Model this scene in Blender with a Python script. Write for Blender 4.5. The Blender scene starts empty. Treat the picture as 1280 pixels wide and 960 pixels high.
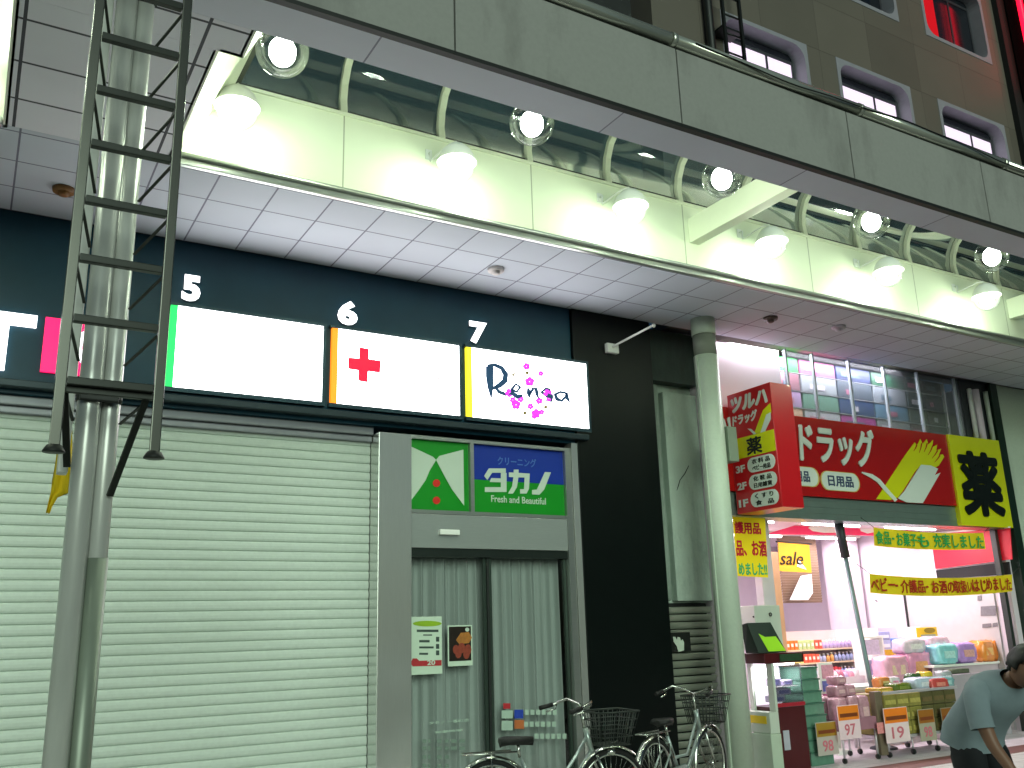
import bpy, bmesh, math, random
from mathutils import Vector, Matrix
random.seed(7)
S = bpy.context.scene
COL = S.collection
R = math.radians

# ---------------------------------------------------------------- camera
YAW, PITCH, ROLL, FPX = 0.534278, 0.262647, -0.0291287, 1146.74
EYE = Vector((0, 0, 1.55))
cy, sy, cp, sp = math.cos(YAW), math.sin(YAW), math.cos(PITCH), math.sin(PITCH)
FWD = Vector((sy*cp, cy*cp, sp)); R0 = Vector((cy, -sy, 0)); U0 = R0.cross(FWD)
RT = R0*math.cos(ROLL) + U0*math.sin(ROLL); UP = -R0*math.sin(ROLL) + U0*math.cos(ROLL)
cam = bpy.data.objects.new('camera', bpy.data.cameras.new('camera')); COL.objects.link(cam)
M = Matrix((RT, UP, -FWD)).transposed().to_4x4(); M.translation = EYE
cam.matrix_world = M
cam.data.sensor_width = 36; cam.data.lens = FPX/1280*36; cam.data.clip_end = 500; cam.data.clip_start = .05
S.camera = cam
S.render.resolution_x, S.render.resolution_y = 1024, 768
# ---------------------------------------------------------------- night sky, street glow, exposure
W = bpy.data.worlds.new('World'); S.world = W; W.use_nodes = True
nt = W.node_tree; bg = nt.nodes['Background']
sky = nt.nodes.new('ShaderNodeTexSky'); sky.sky_type = 'NISHITA'; sky.sun_disc = False
sky.sun_elevation = R(16); sky.sun_rotation = R(195); sky.air_density = 1; sky.dust_density = 3
tint = nt.nodes.new('ShaderNodeMixRGB'); tint.blend_type = 'MULTIPLY'; tint.inputs[0].default_value = 1; tint.inputs[2].default_value = (.50, .80, 1, 1)
nt.links.new(sky.outputs[0], tint.inputs[1]); nt.links.new(tint.outputs[0], bg.inputs[0]); bg.inputs[1].default_value = 0.014
sun = bpy.data.objects.new('street_glow', bpy.data.lights.new('street_glow', 'SUN')); COL.objects.link(sun)
sun.data.energy = 1.1; sun.data.angle = R(32); sun.data.color = (.82, 1, .84)
sun.rotation_euler = Vector((0.25, 1, -0.31)).to_track_quat('-Z', 'Y').to_euler()
S.view_settings.view_transform = 'Standard'; S.view_settings.look = 'None'
S.view_settings.exposure = 0.4; S.view_settings.gamma = 1
S.cycles.max_bounces = 8; S.cycles.transparent_max_bounces = 16
S.cycles.sample_clamp_indirect = 4; S.cycles.caustics_reflective = False; S.cycles.caustics_refractive = False

# ---------------------------------------------------------------- helpers
def ray(x, y): return RT*((x-640)/FPX) - UP*((y-480)/FPX) + FWD
def at(x, y, Y):
    d = ray(x, y); return EYE + d*((Y-EYE.y)/d.y)
def hx(h):
    c = [int(h[i:i+2], 16)/255 for i in (0, 2, 4)]
    return tuple(v/12.92 if v <= .04045 else ((v+.055)/1.055)**2.4 for v in c)
MATS = {}
def mat(name, col, rough=.6, metal=0, var=.12, scale=6, bump=0, emit=0, ecol=None, coat=0, stretch=None, spec=.5):
    if name in MATS: return MATS[name]
    if isinstance(col, str): col = hx(col)
    m = bpy.data.materials.new(name); m.use_nodes = True; n = m.node_tree.nodes; l = m.node_tree.links
    b = n['Principled BSDF']
    b.inputs['Roughness'].default_value = rough; b.inputs['Metallic'].default_value = metal
    b.inputs['Coat Weight'].default_value = coat; b.inputs['Specular IOR Level'].default_value = spec
    tc = n.new('ShaderNodeTexCoord'); ns = n.new('ShaderNodeTexNoise')
    ns.inputs['Scale'].default_value = scale; ns.inputs['Detail'].default_value = 4
    src = tc.outputs['Object']
    if stretch:
        mp = n.new('ShaderNodeMapping'); mp.inputs['Scale'].default_value = stretch
        l.new(src, mp.inputs[0]); src = mp.outputs[0]
    l.new(src, ns.inputs['Vector'])
    mx = n.new('ShaderNodeMixRGB')
    mx.inputs[1].default_value = (*[c*(1-var) for c in col], 1); mx.inputs[2].default_value = (*[min(1, c*(1+var)) for c in col], 1)
    l.new(ns.outputs['Fac'], mx.inputs[0]); l.new(mx.outputs[0], b.inputs['Base Color'])
    if bump:
        bp = n.new('ShaderNodeBump'); bp.inputs['Strength'].default_value = bump; bp.inputs['Distance'].default_value = .01
        l.new(ns.outputs['Fac'], bp.inputs['Height']); l.new(bp.outputs[0], b.inputs['Normal'])
    if emit:
        b.inputs['Emission Strength'].default_value = emit
        if ecol: b.inputs['Emission Color'].default_value = (*(hx(ecol) if isinstance(ecol, str) else ecol), 1)
        else: l.new(mx.outputs[0], b.inputs['Emission Color'])
    MATS[name] = m; return m
def stained(name, col, dark, rough=.7, scale=1.5, lo=.45, hi=.7, stretch=(1, 1, .35)):
    if name in MATS: return MATS[name]
    m = mat(name, col, rough, var=.08, scale=30, bump=.15); n = m.node_tree.nodes; l = m.node_tree.links
    b = n['Principled BSDF']; base = b.inputs['Base Color'].links[0].from_socket
    tc = n.new('ShaderNodeTexCoord'); mp = n.new('ShaderNodeMapping'); mp.inputs['Scale'].default_value = stretch
    ns = n.new('ShaderNodeTexNoise'); ns.inputs['Scale'].default_value = scale; ns.inputs['Detail'].default_value = 8; ns.inputs['Roughness'].default_value = .65
    cr = n.new('ShaderNodeValToRGB'); cr.color_ramp.elements[0].position = lo; cr.color_ramp.elements[1].position = hi
    mx = n.new('ShaderNodeMixRGB'); mx.inputs[2].default_value = (*hx(dark), 1)
    l.new(tc.outputs['Object'], mp.inputs[0]); l.new(mp.outputs[0], ns.inputs['Vector']); l.new(ns.outputs['Fac'], cr.inputs[0])
    l.new(cr.outputs[0], mx.inputs[0]); l.new(base, mx.inputs[1]); l.new(mx.outputs[0], b.inputs['Base Color'])
    return m
def grid(name, col, line, x0, px, y0, py, wl=.014, rough=.75, axes='XY', ww=.06, var=.05):
    """square tiles with dark joints, laid out in metres on the object's own coordinates"""
    if name in MATS: return MATS[name]
    m = mat(name, col, rough, var=.1, scale=1.3); n = m.node_tree.nodes; l = m.node_tree.links
    b = n['Principled BSDF']; base = b.inputs['Base Color'].links[0].from_socket
    tc = n.new('ShaderNodeTexCoord'); sx = n.new('ShaderNodeSeparateXYZ'); l.new(tc.outputs['Object'], sx.inputs[0])
    def mt(op, a, bb):
        k = n.new('ShaderNodeMath'); k.operation = op
        for i, v in enumerate((a, bb)):
            if v is None: continue
            if isinstance(v, (int, float)): k.inputs[i].default_value = v
            else: l.new(v, k.inputs[i])
        return k.outputs[0]
    fac, cells = None, []
    for ax, o, p in zip(axes, (x0, y0), (px, py)):
        if not p: continue
        q = mt('DIVIDE', mt('SUBTRACT', sx.outputs[ax], o), p)
        fr = mt('FRACT', mt('ADD', q, 100.0), None); cells.append(mt('FLOOR', q, None))
        d = mt('MINIMUM', fr, mt('SUBTRACT', 1.0, fr))
        k = mt('LESS_THAN', d, wl/2/p)
        fac = k if fac is None else mt('MAXIMUM', fac, k)
    cb = n.new('ShaderNodeCombineXYZ')
    for i, c in enumerate(cells): l.new(c, cb.inputs[i])
    wn = n.new('ShaderNodeTexWhiteNoise'); l.new(cb.outputs[0], wn.inputs['Vector'])
    hs = n.new('ShaderNodeHueSaturation'); l.new(base, hs.inputs['Color'])
    l.new(mt('ADD', mt('MULTIPLY', wn.outputs['Value'], var*2), 1-var), hs.inputs['Value'])
    mx = n.new('ShaderNodeMixRGB'); l.new(fac, mx.inputs[0]); l.new(hs.outputs[0], mx.inputs[1]); mx.inputs[2].default_value = (*hx(line), 1)
    l.new(mx.outputs[0], b.inputs['Base Color'])
    bp = n.new('ShaderNodeBump'); bp.invert = True; bp.inputs['Strength'].default_value = .5; bp.inputs['Distance'].default_value = .01
    l.new(fac, bp.inputs['Height']); l.new(bp.outputs[0], b.inputs['Normal'])
    return m
def glass(name, tint=(1, 1, 1), refl=1.0, rough=.03, opaque=0.0, haze_col=(.5, .55, .6)):
    if name in MATS: return MATS[name]
    m = bpy.data.materials.new(name); m.use_nodes = True; n = m.node_tree.nodes; l = m.node_tree.links
    n.remove(n['Principled BSDF']); out = n['Material Output']
    tr = n.new('ShaderNodeBsdfTransparent'); tr.inputs[0].default_value = (*tint, 1)
    gl = n.new('ShaderNodeBsdfGlossy'); gl.inputs['Roughness'].default_value = rough
    fr = n.new('ShaderNodeFresnel'); fr.inputs[0].default_value = 1.45
    k = n.new('ShaderNodeMath'); k.operation = 'MULTIPLY'; k.inputs[1].default_value = refl; k.use_clamp = True; l.new(fr.outputs[0], k.inputs[0])
    m1 = n.new('ShaderNodeMixShader'); l.new(k.outputs[0], m1.inputs[0]); l.new(tr.outputs[0], m1.inputs[1]); l.new(gl.outputs[0], m1.inputs[2])
    if opaque:
        df = n.new('ShaderNodeBsdfDiffuse'); df.inputs[0].default_value = (*haze_col, 1)
        tc = n.new('ShaderNodeTexCoord'); ns = n.new('ShaderNodeTexNoise'); ns.inputs['Scale'].default_value = 1.2; ns.inputs['Detail'].default_value = 6
        mp = n.new('ShaderNodeMapping'); mp.inputs['Scale'].default_value = (.5, 2, 3); l.new(tc.outputs['Object'], mp.inputs[0]); l.new(mp.outputs[0], ns.inputs['Vector'])
        q = n.new('ShaderNodeMath'); q.operation = 'MULTIPLY'; q.inputs[1].default_value = opaque; l.new(ns.outputs['Fac'], q.inputs[0])
        m2 = n.new('ShaderNodeMixShader'); l.new(q.outputs[0], m2.inputs[0]); l.new(m1.outputs[0], m2.inputs[1]); l.new(df.outputs[0], m2.inputs[2]); m1 = m2
    l.new(m1.outputs[0], out.inputs[0]); MATS[name] = m; return m

class MB:
    def __init__(s): s.bm = bmesh.new()
    def hexa(s, p, bev=0):
        b = s.bm; v = [b.verts.new(q) for q in p]
        fs = [b.faces.new([v[i] for i in f]) for f in ((0, 3, 2, 1), (4, 5, 6, 7), (0, 1, 5, 4), (1, 2, 6, 5), (2, 3, 7, 6), (3, 0, 4, 7))]
        if bev:
            es = list({e for f in fs for e in f.edges})
            bmesh.ops.bevel(b, geom=es, offset=bev, segments=2, affect='EDGES', profile=.6)
        return s
    def box(s, x0, x1, y0, y1, z0, z1, bev=0):
        if x0 > x1: x0, x1 = x1, x0
        if y0 > y1: y0, y1 = y1, y0
        if z0 > z1: z0, z1 = z1, z0
        return s.hexa([(x0, y0, z0), (x1, y0, z0), (x1, y1, z0), (x0, y1, z0), (x0, y0, z1), (x1, y0, z1), (x1, y1, z1), (x0, y1, z1)], bev)
    def bar(s, a, b, w, h, up=(0, 0, 1), bev=0):
        a, b = Vector(a), Vector(b); d = (b-a).normalized(); up = Vector(up)
        sd = d.cross(up).normalized(); u = sd.cross(d)
        sd *= w/2; u *= h/2
        return s.hexa([a-sd-u, a+sd-u, b+sd-u, b-sd-u, a-sd+u, a+sd+u, b+sd+u, b-sd+u], bev)
    def tube(s, pts, r, seg=10, cap=True, closed=False):
        b = s.bm; pts = [Vector(p) for p in pts]; n = len(pts); rs = r if isinstance(r, (list, tuple)) else [r]*n
        rings = []; prev = None
        for i, p in enumerate(pts):
            if closed: d = pts[(i+1) % n]-pts[i-1]
            else: d = pts[min(i+1, n-1)]-pts[max(i-1, 0)]
            d.normalize()
            if prev is None:
                prev = d.orthogonal().normalized()
            u = (prev-d*prev.dot(d)).normalized(); prev = u; w = d.cross(u)
            rings.append([b.verts.new(p+(u*math.cos(t)+w*math.sin(t))*rs[i]) for t in [2*math.pi*k/seg for k in range(seg)]])
        for i in range(n if closed else n-1):
            a, c = rings[i], rings[(i+1) % n]
            for k in range(seg):
                f = b.faces.new([a[k], a[(k+1) % seg], c[(k+1) % seg], c[k]]); f.smooth = True
        if cap and not closed:
            b.faces.new(rings[0][::-1]); b.faces.new(rings[-1])
        return s
    def lathe(s, prof, c=(0, 0, 0), axis='Z', seg=24):
        b = s.bm; c = Vector(c); rings = []
        for r, z in prof:
            ring = []
            for k in range(seg):
                t = 2*math.pi*k/seg; v = (r*math.cos(t), r*math.sin(t), z)
                if axis == 'Y': v = (v[0], v[2], v[1])
                if axis == 'X': v = (v[2], v[0], v[1])
                ring.append(b.verts.new(c+Vector(v)))
            rings.append(ring)
        for a, d in zip(rings, rings[1:]):
            for k in range(seg):
                f = b.faces.new([a[k], a[(k+1) % seg], d[(k+1) % seg], d[k]]); f.smooth = True
        return s
    def ball(s, c, r, sc=(1, 1, 1), seg=16, jit=0):
        q = bmesh.ops.create_uvsphere(s.bm, u_segments=seg, v_segments=max(6, seg*2//3), radius=1)
        for v in q['verts']:
            k = 1+random.uniform(-jit, jit)
            v.co = Vector(c)+Vector((v.co.x*sc[0]*r*k, v.co.y*sc[1]*r*k, v.co.z*sc[2]*r*k))
            for f in v.link_faces: f.smooth = True
        return s
    def pillow(s, x0, x1, y0, y1, z0, z1, n=10, jit=.03, p=.35):
        """soft plastic pack: a rounded block with crumpled skin"""
        q = bmesh.ops.create_uvsphere(s.bm, u_segments=n*2, v_segments=n+2, radius=1)
        c = Vector(((x0+x1)/2, (y0+y1)/2, (z0+z1)/2)); h = Vector((abs(x1-x0)/2, abs(y1-y0)/2, abs(z1-z0)/2))
        for v in q['verts']:
            w = [math.copysign(abs(t)**p, t) for t in v.co]
            k = 1+random.uniform(-jit, jit)
            v.co = c+Vector((w[0]*h.x*k, w[1]*h.y*k, w[2]*h.z*k))
            for f in v.link_faces: f.smooth = True
        return s
    def polyY(s, px, Y, t=.004, inset=None):
        """outline given in photograph pixels, put on the plane at depth Y, t thick towards the street"""
        b = s.bm; P = [at(x, y, Y) for x, y in px]
        return s.poly3(P, Vector((0, -t, 0)))
    def poly3(s, P, n):
        b = s.bm; P = [Vector(p) for p in P]; A = [b.verts.new(p) for p in P]; F = [b.verts.new(p+Vector(n)) for p in P]
        b.faces.new(F); b.faces.new(A[::-1]); k = len(P)
        for i in range(k): b.faces.new([A[i], A[(i+1) % k], F[(i+1) % k], F[i]])
        return s
    def stroke(s, px, w, Y, t=.003):
        """brush stroke: pixel polyline with a width (pixels) at each point"""
        L, Rr = [], []; n = len(px)
        for i in range(n):
            a, c = px[max(0, i-1)], px[min(n-1, i+1)]
            dx, dy = c[0]-a[0], c[1]-a[1]; q = math.hypot(dx, dy) or 1
            L.append((px[i][0]-dy/q*w[i]/2, px[i][1]+dx/q*w[i]/2)); Rr.append((px[i][0]+dy/q*w[i]/2, px[i][1]-dx/q*w[i]/2))
        b = s.bm; rows = []
        for l_, r_ in zip(L, Rr):
            A, B = at(*l_, Y), at(*r_, Y); o = Vector((0, -t, 0))
            rows.append([b.verts.new(A), b.verts.new(B), b.verts.new(B+o), b.verts.new(A+o)])
        for a, c in zip(rows, rows[1:]):
            for i in range(4): b.faces.new([a[i], a[(i+1) % 4], c[(i+1) % 4], c[i]])
        b.faces.new(rows[0][::-1]); b.faces.new(rows[-1])
        return s
def origin(o):
    v = Vector((0, 0, 0))
    while o is not None: v += o.location; o = o.parent
    return v
def tag(o, label=None, cat=None, group=None, kind=None):
    for k, v in (('label', label), ('category', cat), ('group', group), ('kind', kind)):
        if v: o[k] = v
    return o
def thing(name, label, cat, loc=(0, 0, 0), group=None):
    o = bpy.data.objects.new(name, None); o.empty_display_size = .1; COL.objects.link(o); o.location = loc
    return tag(o, label, cat, group)
def link(name, me, parent=None, label=None):
    o = bpy.data.objects.new(name, me); COL.objects.link(o)
    if parent is not None:
        o.parent = parent; d = origin(parent)
        if d.length > 1e-9: me.transform(Matrix.Translation(-d))
    if label: o['label'] = label
    return o
def part(name, mb, m, parent=None, label=None):
    bmesh.ops.recalc_face_normals(mb.bm, faces=mb.bm.faces)
    me = bpy.data.meshes.new(name); mb.bm.to_mesh(me); mb.bm.free()
    for q in (m if isinstance(m, (list, tuple)) else [m]): me.materials.append(q)
    return link(name, me, parent, label)
def single(name, mb, m, label, cat, group=None, kind=None):
    """a thing that is one mesh, its origin at its base"""
    o = part(name, mb, m); vs = [v.co for v in o.data.vertices]
    c = Vector(((min(v.x for v in vs)+max(v.x for v in vs))/2, (min(v.y for v in vs)+max(v.y for v in vs))/2, min(v.z for v in vs)))
    o.data.transform(Matrix.Translation(-c)); o.location = c
    return tag(o, label, cat, group, kind)
def rebase(t):
    pass
def copy_tree(o, parent=None):
    c = o.copy(); COL.objects.link(c); c.parent = parent
    for ch in list(o.children): copy_tree(ch, c)
    return c
def text(name, s, m, parent, o, xd, ud, Wd, Ht, depth=.004, bold=0.0, shear=0, label=None):
    cjk = any(ord(q) > 0x2fff for q in s); strike = bold if cjk else 0
    cu = bpy.data.curves.new('t', 'FONT'); cu.body = s; cu.offset = 0 if cjk else bold; cu.extrude = .5; cu.shear = shear; cu.resolution_u = 3
    t = bpy.data.objects.new('t', cu); COL.objects.link(t)
    me = bpy.data.meshes.new_from_object(t.evaluated_get(bpy.context.evaluated_depsgraph_get()))
    bpy.data.objects.remove(t); bpy.data.curves.remove(cu)
    me.name = name
    if strike:                                  # heavy lettering: the same glyphs struck again, each a hair deeper
        bm = bmesh.new(); bm.from_mesh(me)
        for k in range(10):
            a = 2*math.pi*k/10; m2 = me.copy(); m2.transform(Matrix.Translation((strike*math.cos(a), strike*math.sin(a), -.03*(k+1)))); bm.from_mesh(m2); bpy.data.meshes.remove(m2)
        bm.to_mesh(me); bm.free()
    xs = [v.co.x for v in me.vertices]; ys = [v.co.y for v in me.vertices]
    x0, x1, y0, y1 = min(xs), max(xs), min(ys), max(ys)
    o, xd, ud = Vector(o), Vector(xd).normalized(), Vector(ud).normalized(); nn = xd.cross(ud)
    for v in me.vertices:
        a, b, c = (v.co.x-x0)/(x1-x0), (v.co.y-y0)/(y1-y0), v.co.z+.5
        v.co = o+xd*(a*Wd)+ud*(b*Ht)+nn*(c*depth)
    me.materials.clear(); me.materials.append(m)
    return link(name, me, parent, label)
XD, ZD = Vector((1, 0, 0)), Vector((0, 0, 1))
def textpx(name, s, m, parent, px, Y, depth=.004, bold=0.0, shear=0):
    """facade lettering that fills a pixel box (x0,y0 of its lower left corner, x1,y1 of its upper right)"""
    a, b = at(px[0], px[1], Y), at(px[2], px[3], Y)
    return text(name, s, m, parent, a, XD, ZD, b.x-a.x, b.z-a.z, depth, bold, shear)
def point(name, loc, power, col, r=.04, parent=None):
    L = bpy.data.lights.new(name, 'POINT'); L.energy = power; L.color = col; L.shadow_soft_size = r
    o = bpy.data.objects.new(name, L); COL.objects.link(o); o.location = Vector(loc)-(origin(parent) if parent else Vector())
    o.parent = parent; return o
def area(name, loc, sx_, sy_, power, col, parent=None, rot=(0, 0, 0)):
    L = bpy.data.lights.new(name, 'AREA'); L.shape = 'RECTANGLE'; L.size = sx_; L.size_y = sy_; L.energy = power; L.color = col
    o = bpy.data.objects.new(name, L); COL.objects.link(o); o.location = Vector(loc)-(origin(parent) if parent else Vector()); o.rotation_euler = rot
    o.parent = parent; return o

# ================================================================ ground
m_pave = grid('paving', 'bdbdb8', '7b7a76', 0, .3, 0, .3, .008, .6)
m_white_tile = grid('white_paving', 'cfc8cc', '8c868a', 0, .3, 0, .3, .006, .45)
tag(part('road', MB().box(-60, 60, -40, 3.4, -.16, -.12), mat('asphalt', (.05, .05, .052), .85, var=.3, scale=40, bump=.4)), kind='structure')
tag(part('kerb', MB().box(-60, 60, 3.4, 3.58, -.16, 0, .012), mat('kerb_stone', '8a8a86', .8, bump=.2)), kind='structure')
tag(part('sidewalk', MB().box(-60, 60, 3.58, 7.0, -.16, 0), m_pave), kind='structure')
tag(part('pavement_band', MB().box(-60, 60, 7.002, 7.36, -.16, .002), mat('brown_paving', '6b4038', .55, var=.25, scale=9)), kind='structure')
tag(part('floor', MB().box(-60, 60, 7.362, 16, -.16, .001), m_white_tile), kind='structure')

# ================================================================ canopy
m_tile = grid('ceiling_tile', 'c8cfda', '77788a', 1.36, .455, 6.62, .455, .014)
m_baytile = grid('bay_tile', 'e4e4ec', '3f4048', -.05, .93, 6.62, .455, .02)
m_soffit = grid('soffit_paint_glare', 'd2d5e2', '85859a', .0, 1.8, 6.62, 0, .012, .6)  # pale tone holds the glare over the soffit, put into its colour
m_band = grid('cream_panel', 'e4ead2', 'a6aa92', 2.34, 1.84, 5.40, 0, .012, .45, var=.02)
m_cream = mat('cream_paint', 'e4ead4', .45, var=.04)
m_alu = mat('aluminium', 'b4b8b4', .32, .85, var=.08, scale=20, stretch=(.2, 4, 4))
m_fascia = stained('fascia_panel', 'a2a29e', '7c7b77', .75, 2.2, .5, .8)
m_dark = mat('dark_metal', '2c2e2c', .5, .3)
m_joint = mat('joint_black', '161818', .8)
XL, XR = -6.0, 21.0
can = thing('arcade_canopy', 'long grey shopping street canopy with white tiled ceiling, skylight and lamps', 'canopy')
part('ceiling', MB().box(XL, XR, 6.56, 7.99, 5.0, 5.05), m_tile, can)
part('ceiling', MB().box(-.1, .97, 5.05, 6.558, 5.0, 5.05).box(-.1, 1.12, 4.752, 5.048, 5.0, 5.05), m_baytile, can, 'grey panelled ceiling bay behind the ladder pole')
part('soffit', MB().box(XL, XR, 4.40, 4.75, 5.0, 5.04), m_soffit, can)
part('beam_side', MB().box(XL, XR, 4.71, 4.75, 5.042, 5.6), m_cream, can)
part('roof', MB().box(XL, XR, 6.64, 7.98, 5.80, 5.86).box(XL, XR, 4.40, 4.74, 5.602, 5.64), m_dark, can)
k = -5
while True:
    x0 = 2.245+1.8*k
    if x0 > XR: break
    part('fascia_panel', MB().box(x0+.006, x0+1.794, 4.36, 4.398, 4.985, 5.595, .004), m_fascia, can); k += 1
part('drip_edge', MB().box(XL, XR, 4.352, 4.40, 4.955, 4.983), m_dark, can)
part('backing', MB().box(XL, XR, 4.40, 4.41, 5.05, 5.6), m_joint, can)
for xa in (-6, -4, -2, 0, 2, 4, 6, 8, 10, 12, 14, 16, 18):
    part('handrail', MB().tube([(xa+.01, 4.37, 5.665), (xa+1.99, 4.37, 5.665)], .052, 14).tube([(xa+.0, 4.37, 5.665), (xa+.04, 4.37, 5.665)], .058, 14), mat('chrome', 'e4e6d8', .14, .65, var=.05), can)
part('rail_bracket', MB().box(XL, XR, 4.372, 4.392, 5.597, 5.62), m_dark, can)
cb = []
for i in range(160):
    x = 4.2+i*.05
    cb.append((x, 4.310+.004*math.sin(x*3.1), 5.655+.028*math.sin(x*2.1)+.006*math.sin(x*7)))
part('cable', MB().tube(cb, .006, 6), m_joint, can)
part('light_band', MB().box(XL, XR, 6.60, 6.64, 5.052, 5.78), m_band, can)
part('band_cap', MB().box(XL, XR, 6.585, 6.66, 5.782, 5.81), m_cream, can)
part('gutter', MB().box(XL, -.12, 6.50, 6.555, 4.965, 5.03, .012).box(.98, XR, 6.50, 6.555, 4.965, 5.03, .012).tube([(.98, 6.49, 5.035), (XR, 6.49, 5.035)], .022), m_alu, can)
# splayed ends of the two skylight openings
def splay(xb, xt, y0, y1):
    return MB().hexa([(xb, y0, 5.0), (xb-.03*(1 if xt > xb else -1), y0, 5.0), (xb-.03*(1 if xt > xb else -1), y1, 5.0), (xb, y1, 5.0), (xt, y0, 5.78), (xt-.05*(1 if xt > xb else -1), y0, 5.78), (xt-.05*(1 if xt > xb else -1), y1, 5.78), (xt, y1, 5.78)])
part('end_panel', splay(.985, 1.42, 5.052, 6.598), m_cream, can)
part('end_panel', splay(1.135, 1.52, 4.752, 5.05), m_cream, can)
part('end_panel', splay(-.115, -.5, 4.752, 6.598), m_cream, can)
part('end_cover', MB().box(-.45, 1.46, 4.76, 6.59, 5.79, 5.83), m_dark, can)
part('step_panel', MB().hexa([(.99, 5.02, 5.0), (1.125, 5.02, 5.0), (1.125, 5.05, 5.0), (.99, 5.05, 5.0), (1.40, 5.02, 5.78), (1.51, 5.02, 5.78), (1.51, 5.05, 5.78), (1.40, 5.05, 5.78)]), m_cream, can)
# curved skylight
CURVE = [(6.655, 5.80), (6.675, 5.95), (6.65, 6.10), (6.58, 6.24), (6.44, 6.37), (6.2, 6.46), (5.9, 6.49), (5.55, 6.44), (5.15, 6.26), (4.76, 5.97)]
def arc(n=16, da=0.0):
    out = []
    for i, (y, z) in enumerate(CURVE):
        p, q = CURVE[max(0, i-1)], CURVE[min(len(CURVE)-1, i+1)]; d = math.hypot(q[0]-p[0], q[1]-p[1])
        out.append((y+(q[1]-p[1])/d*da, z-(q[0]-p[0])/d*da))
    return out
g = MB()
for xa, xb in ((XL, -.5), (1.44, XR)):
    A = arc(); prev = None
    for y, z in A:
        row = (g.bm.verts.new((xa, y, z)), g.bm.verts.new((xb, y, z)))
        if prev: f = g.bm.faces.new([prev[0], prev[1], row[1], row[0]]); f.smooth = True
        prev = row
part('skylight_glass', g, glass('skylight_glass', (.6, .74, .80), 1.5, .05, .20, (.20, .40, .52)), can)  # teal haze over the skylight is put into its diffuse colour
k = -9
while 2.34+.92*k < XR:
    x = 2.34+.92*k; k += 1
    if -.6 < x < 1.5: continue
    rb = MB(); A = arc(14, .0); prev = None
    for (y, z), (y2, z2) in zip(arc(14, -.055), arc(14, -.004)):
        row = [rb.bm.verts.new(p) for p in ((x-.03, y, z), (x+.03, y, z), (x+.03, y2, z2), (x-.03, y2, z2))]
        if prev:
            for i in range(4): rb.bm.faces.new([prev[i], prev[(i+1) % 4], row[(i+1) % 4], row[i]])
        prev = row
    part('rib', rb, m_cream, can)
for x in (6.08, 11.6, 17.1):
    part('cross_beam', MB().box(x, x+.13, 4.752, 6.598, 5.36, 5.63, .006), m_cream, can)

# ---- lamps
LC = (.86, 1.0, .74)
m_bowl = glass('lamp_bowl', (.97, 1, .98), .55, .06)
m_bulb = mat('bulb', (.93, 1, .88), emit=16, ecol=(.93, 1, .90))
m_white = mat('white_enamel', 'eef0ea', .35, var=.03)
def bowl(r, z0):
    pr = [(r*math.sin(t), z0-r*.92*math.cos(t)) for t in [math.pi/2*1.12*i/14 for i in range(15)]]
    pr[0] = (.002, pr[0][1]); return pr
def globe(r, a1=2.72, n=22):
    pr = [(max(.002, r*math.sin(t)), -r*math.cos(t)) for t in [a1*i/n for i in range(n+1)]]
    return pr
def make_soffit_lamp():
    t = thing('globe_lamp', '', 'lamp')          # origin on the beam side, globe hangs 0.28 m inside it
    part('plate', MB().box(-.05, .05, 0, .012, .17, .29, .004), m_white, t)
    part('arm', MB().tube([(0, .01, .23), (0, .12, .27), (0, .22, .275), (0, .28, .25), (0, .28, .17)], .012, 8), m_white, t)
    part('cap', MB().lathe([(.001, .20), (.035, .20), (.06, .165), (.072, .145), (.001, .15)], (0, .28, 0), seg=24), m_white, t)
    part('glass_bowl', MB().lathe(globe(.165), (0, .28, 0), seg=32), m_bowl, t)
    part('bulb', MB().ball((0, .28, -.005), .085, (1, 1, 1.15)), m_bulb, t)  # oversized: the bloom round the bulb is put into its shape
    part('lamp_neck', MB().lathe([(.02, .05), (.024, .07), (.024, .144)], (0, .28, 0), seg=14), m_white, t)
    point('glow', (0, .28, -.005), 58, LC, .10, t); return t
def make_wall_lamp():
    t = thing('wall_lamp', '', 'lamp')           # origin on the band, lamp hangs 0.35 m in front of it
    part('plate', MB().box(-.13, -.07, -.012, 0, .20, .30, .003), m_white, t)
    part('arm', MB().tube([(-.10, -.012, .26), (-.10, -.05, .26), (-.10, -.05, .17), (-.08, -.12, .19), (-.03, -.27, .235), (0, -.34, .235), (0, -.35, .18)], .010, 8), m_white, t)
    part('hood', MB().lathe([(.001, .20), (.04, .20), (.075, .185), (.125, .135), (.165, .05), (.17, .03), (.165, .03), (.12, .125), (.07, .172), (.001, .18)], (0, -.35, 0), seg=32), m_white, t)
    part('glass_bowl', MB().lathe(globe(.150, 1.85), (0, -.35, 0), seg=32), m_bowl, t)
    part('bulb', MB().ball((0, -.35, -.03), .082, (1, 1, 1.1)), m_bulb, t)
    part('lamp_neck', MB().lathe([(.02, .05), (.024, .07), (.024, .165)], (0, -.35, 0), seg=14), m_white, t)
    point('glow', (0, -.35, -.03), 78, LC, .098, t); return t
ordn = ['first', 'second', 'third', 'fourth', 'fifth', 'sixth', 'seventh']
pa, pb = make_soffit_lamp(), make_wall_lamp()
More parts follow.
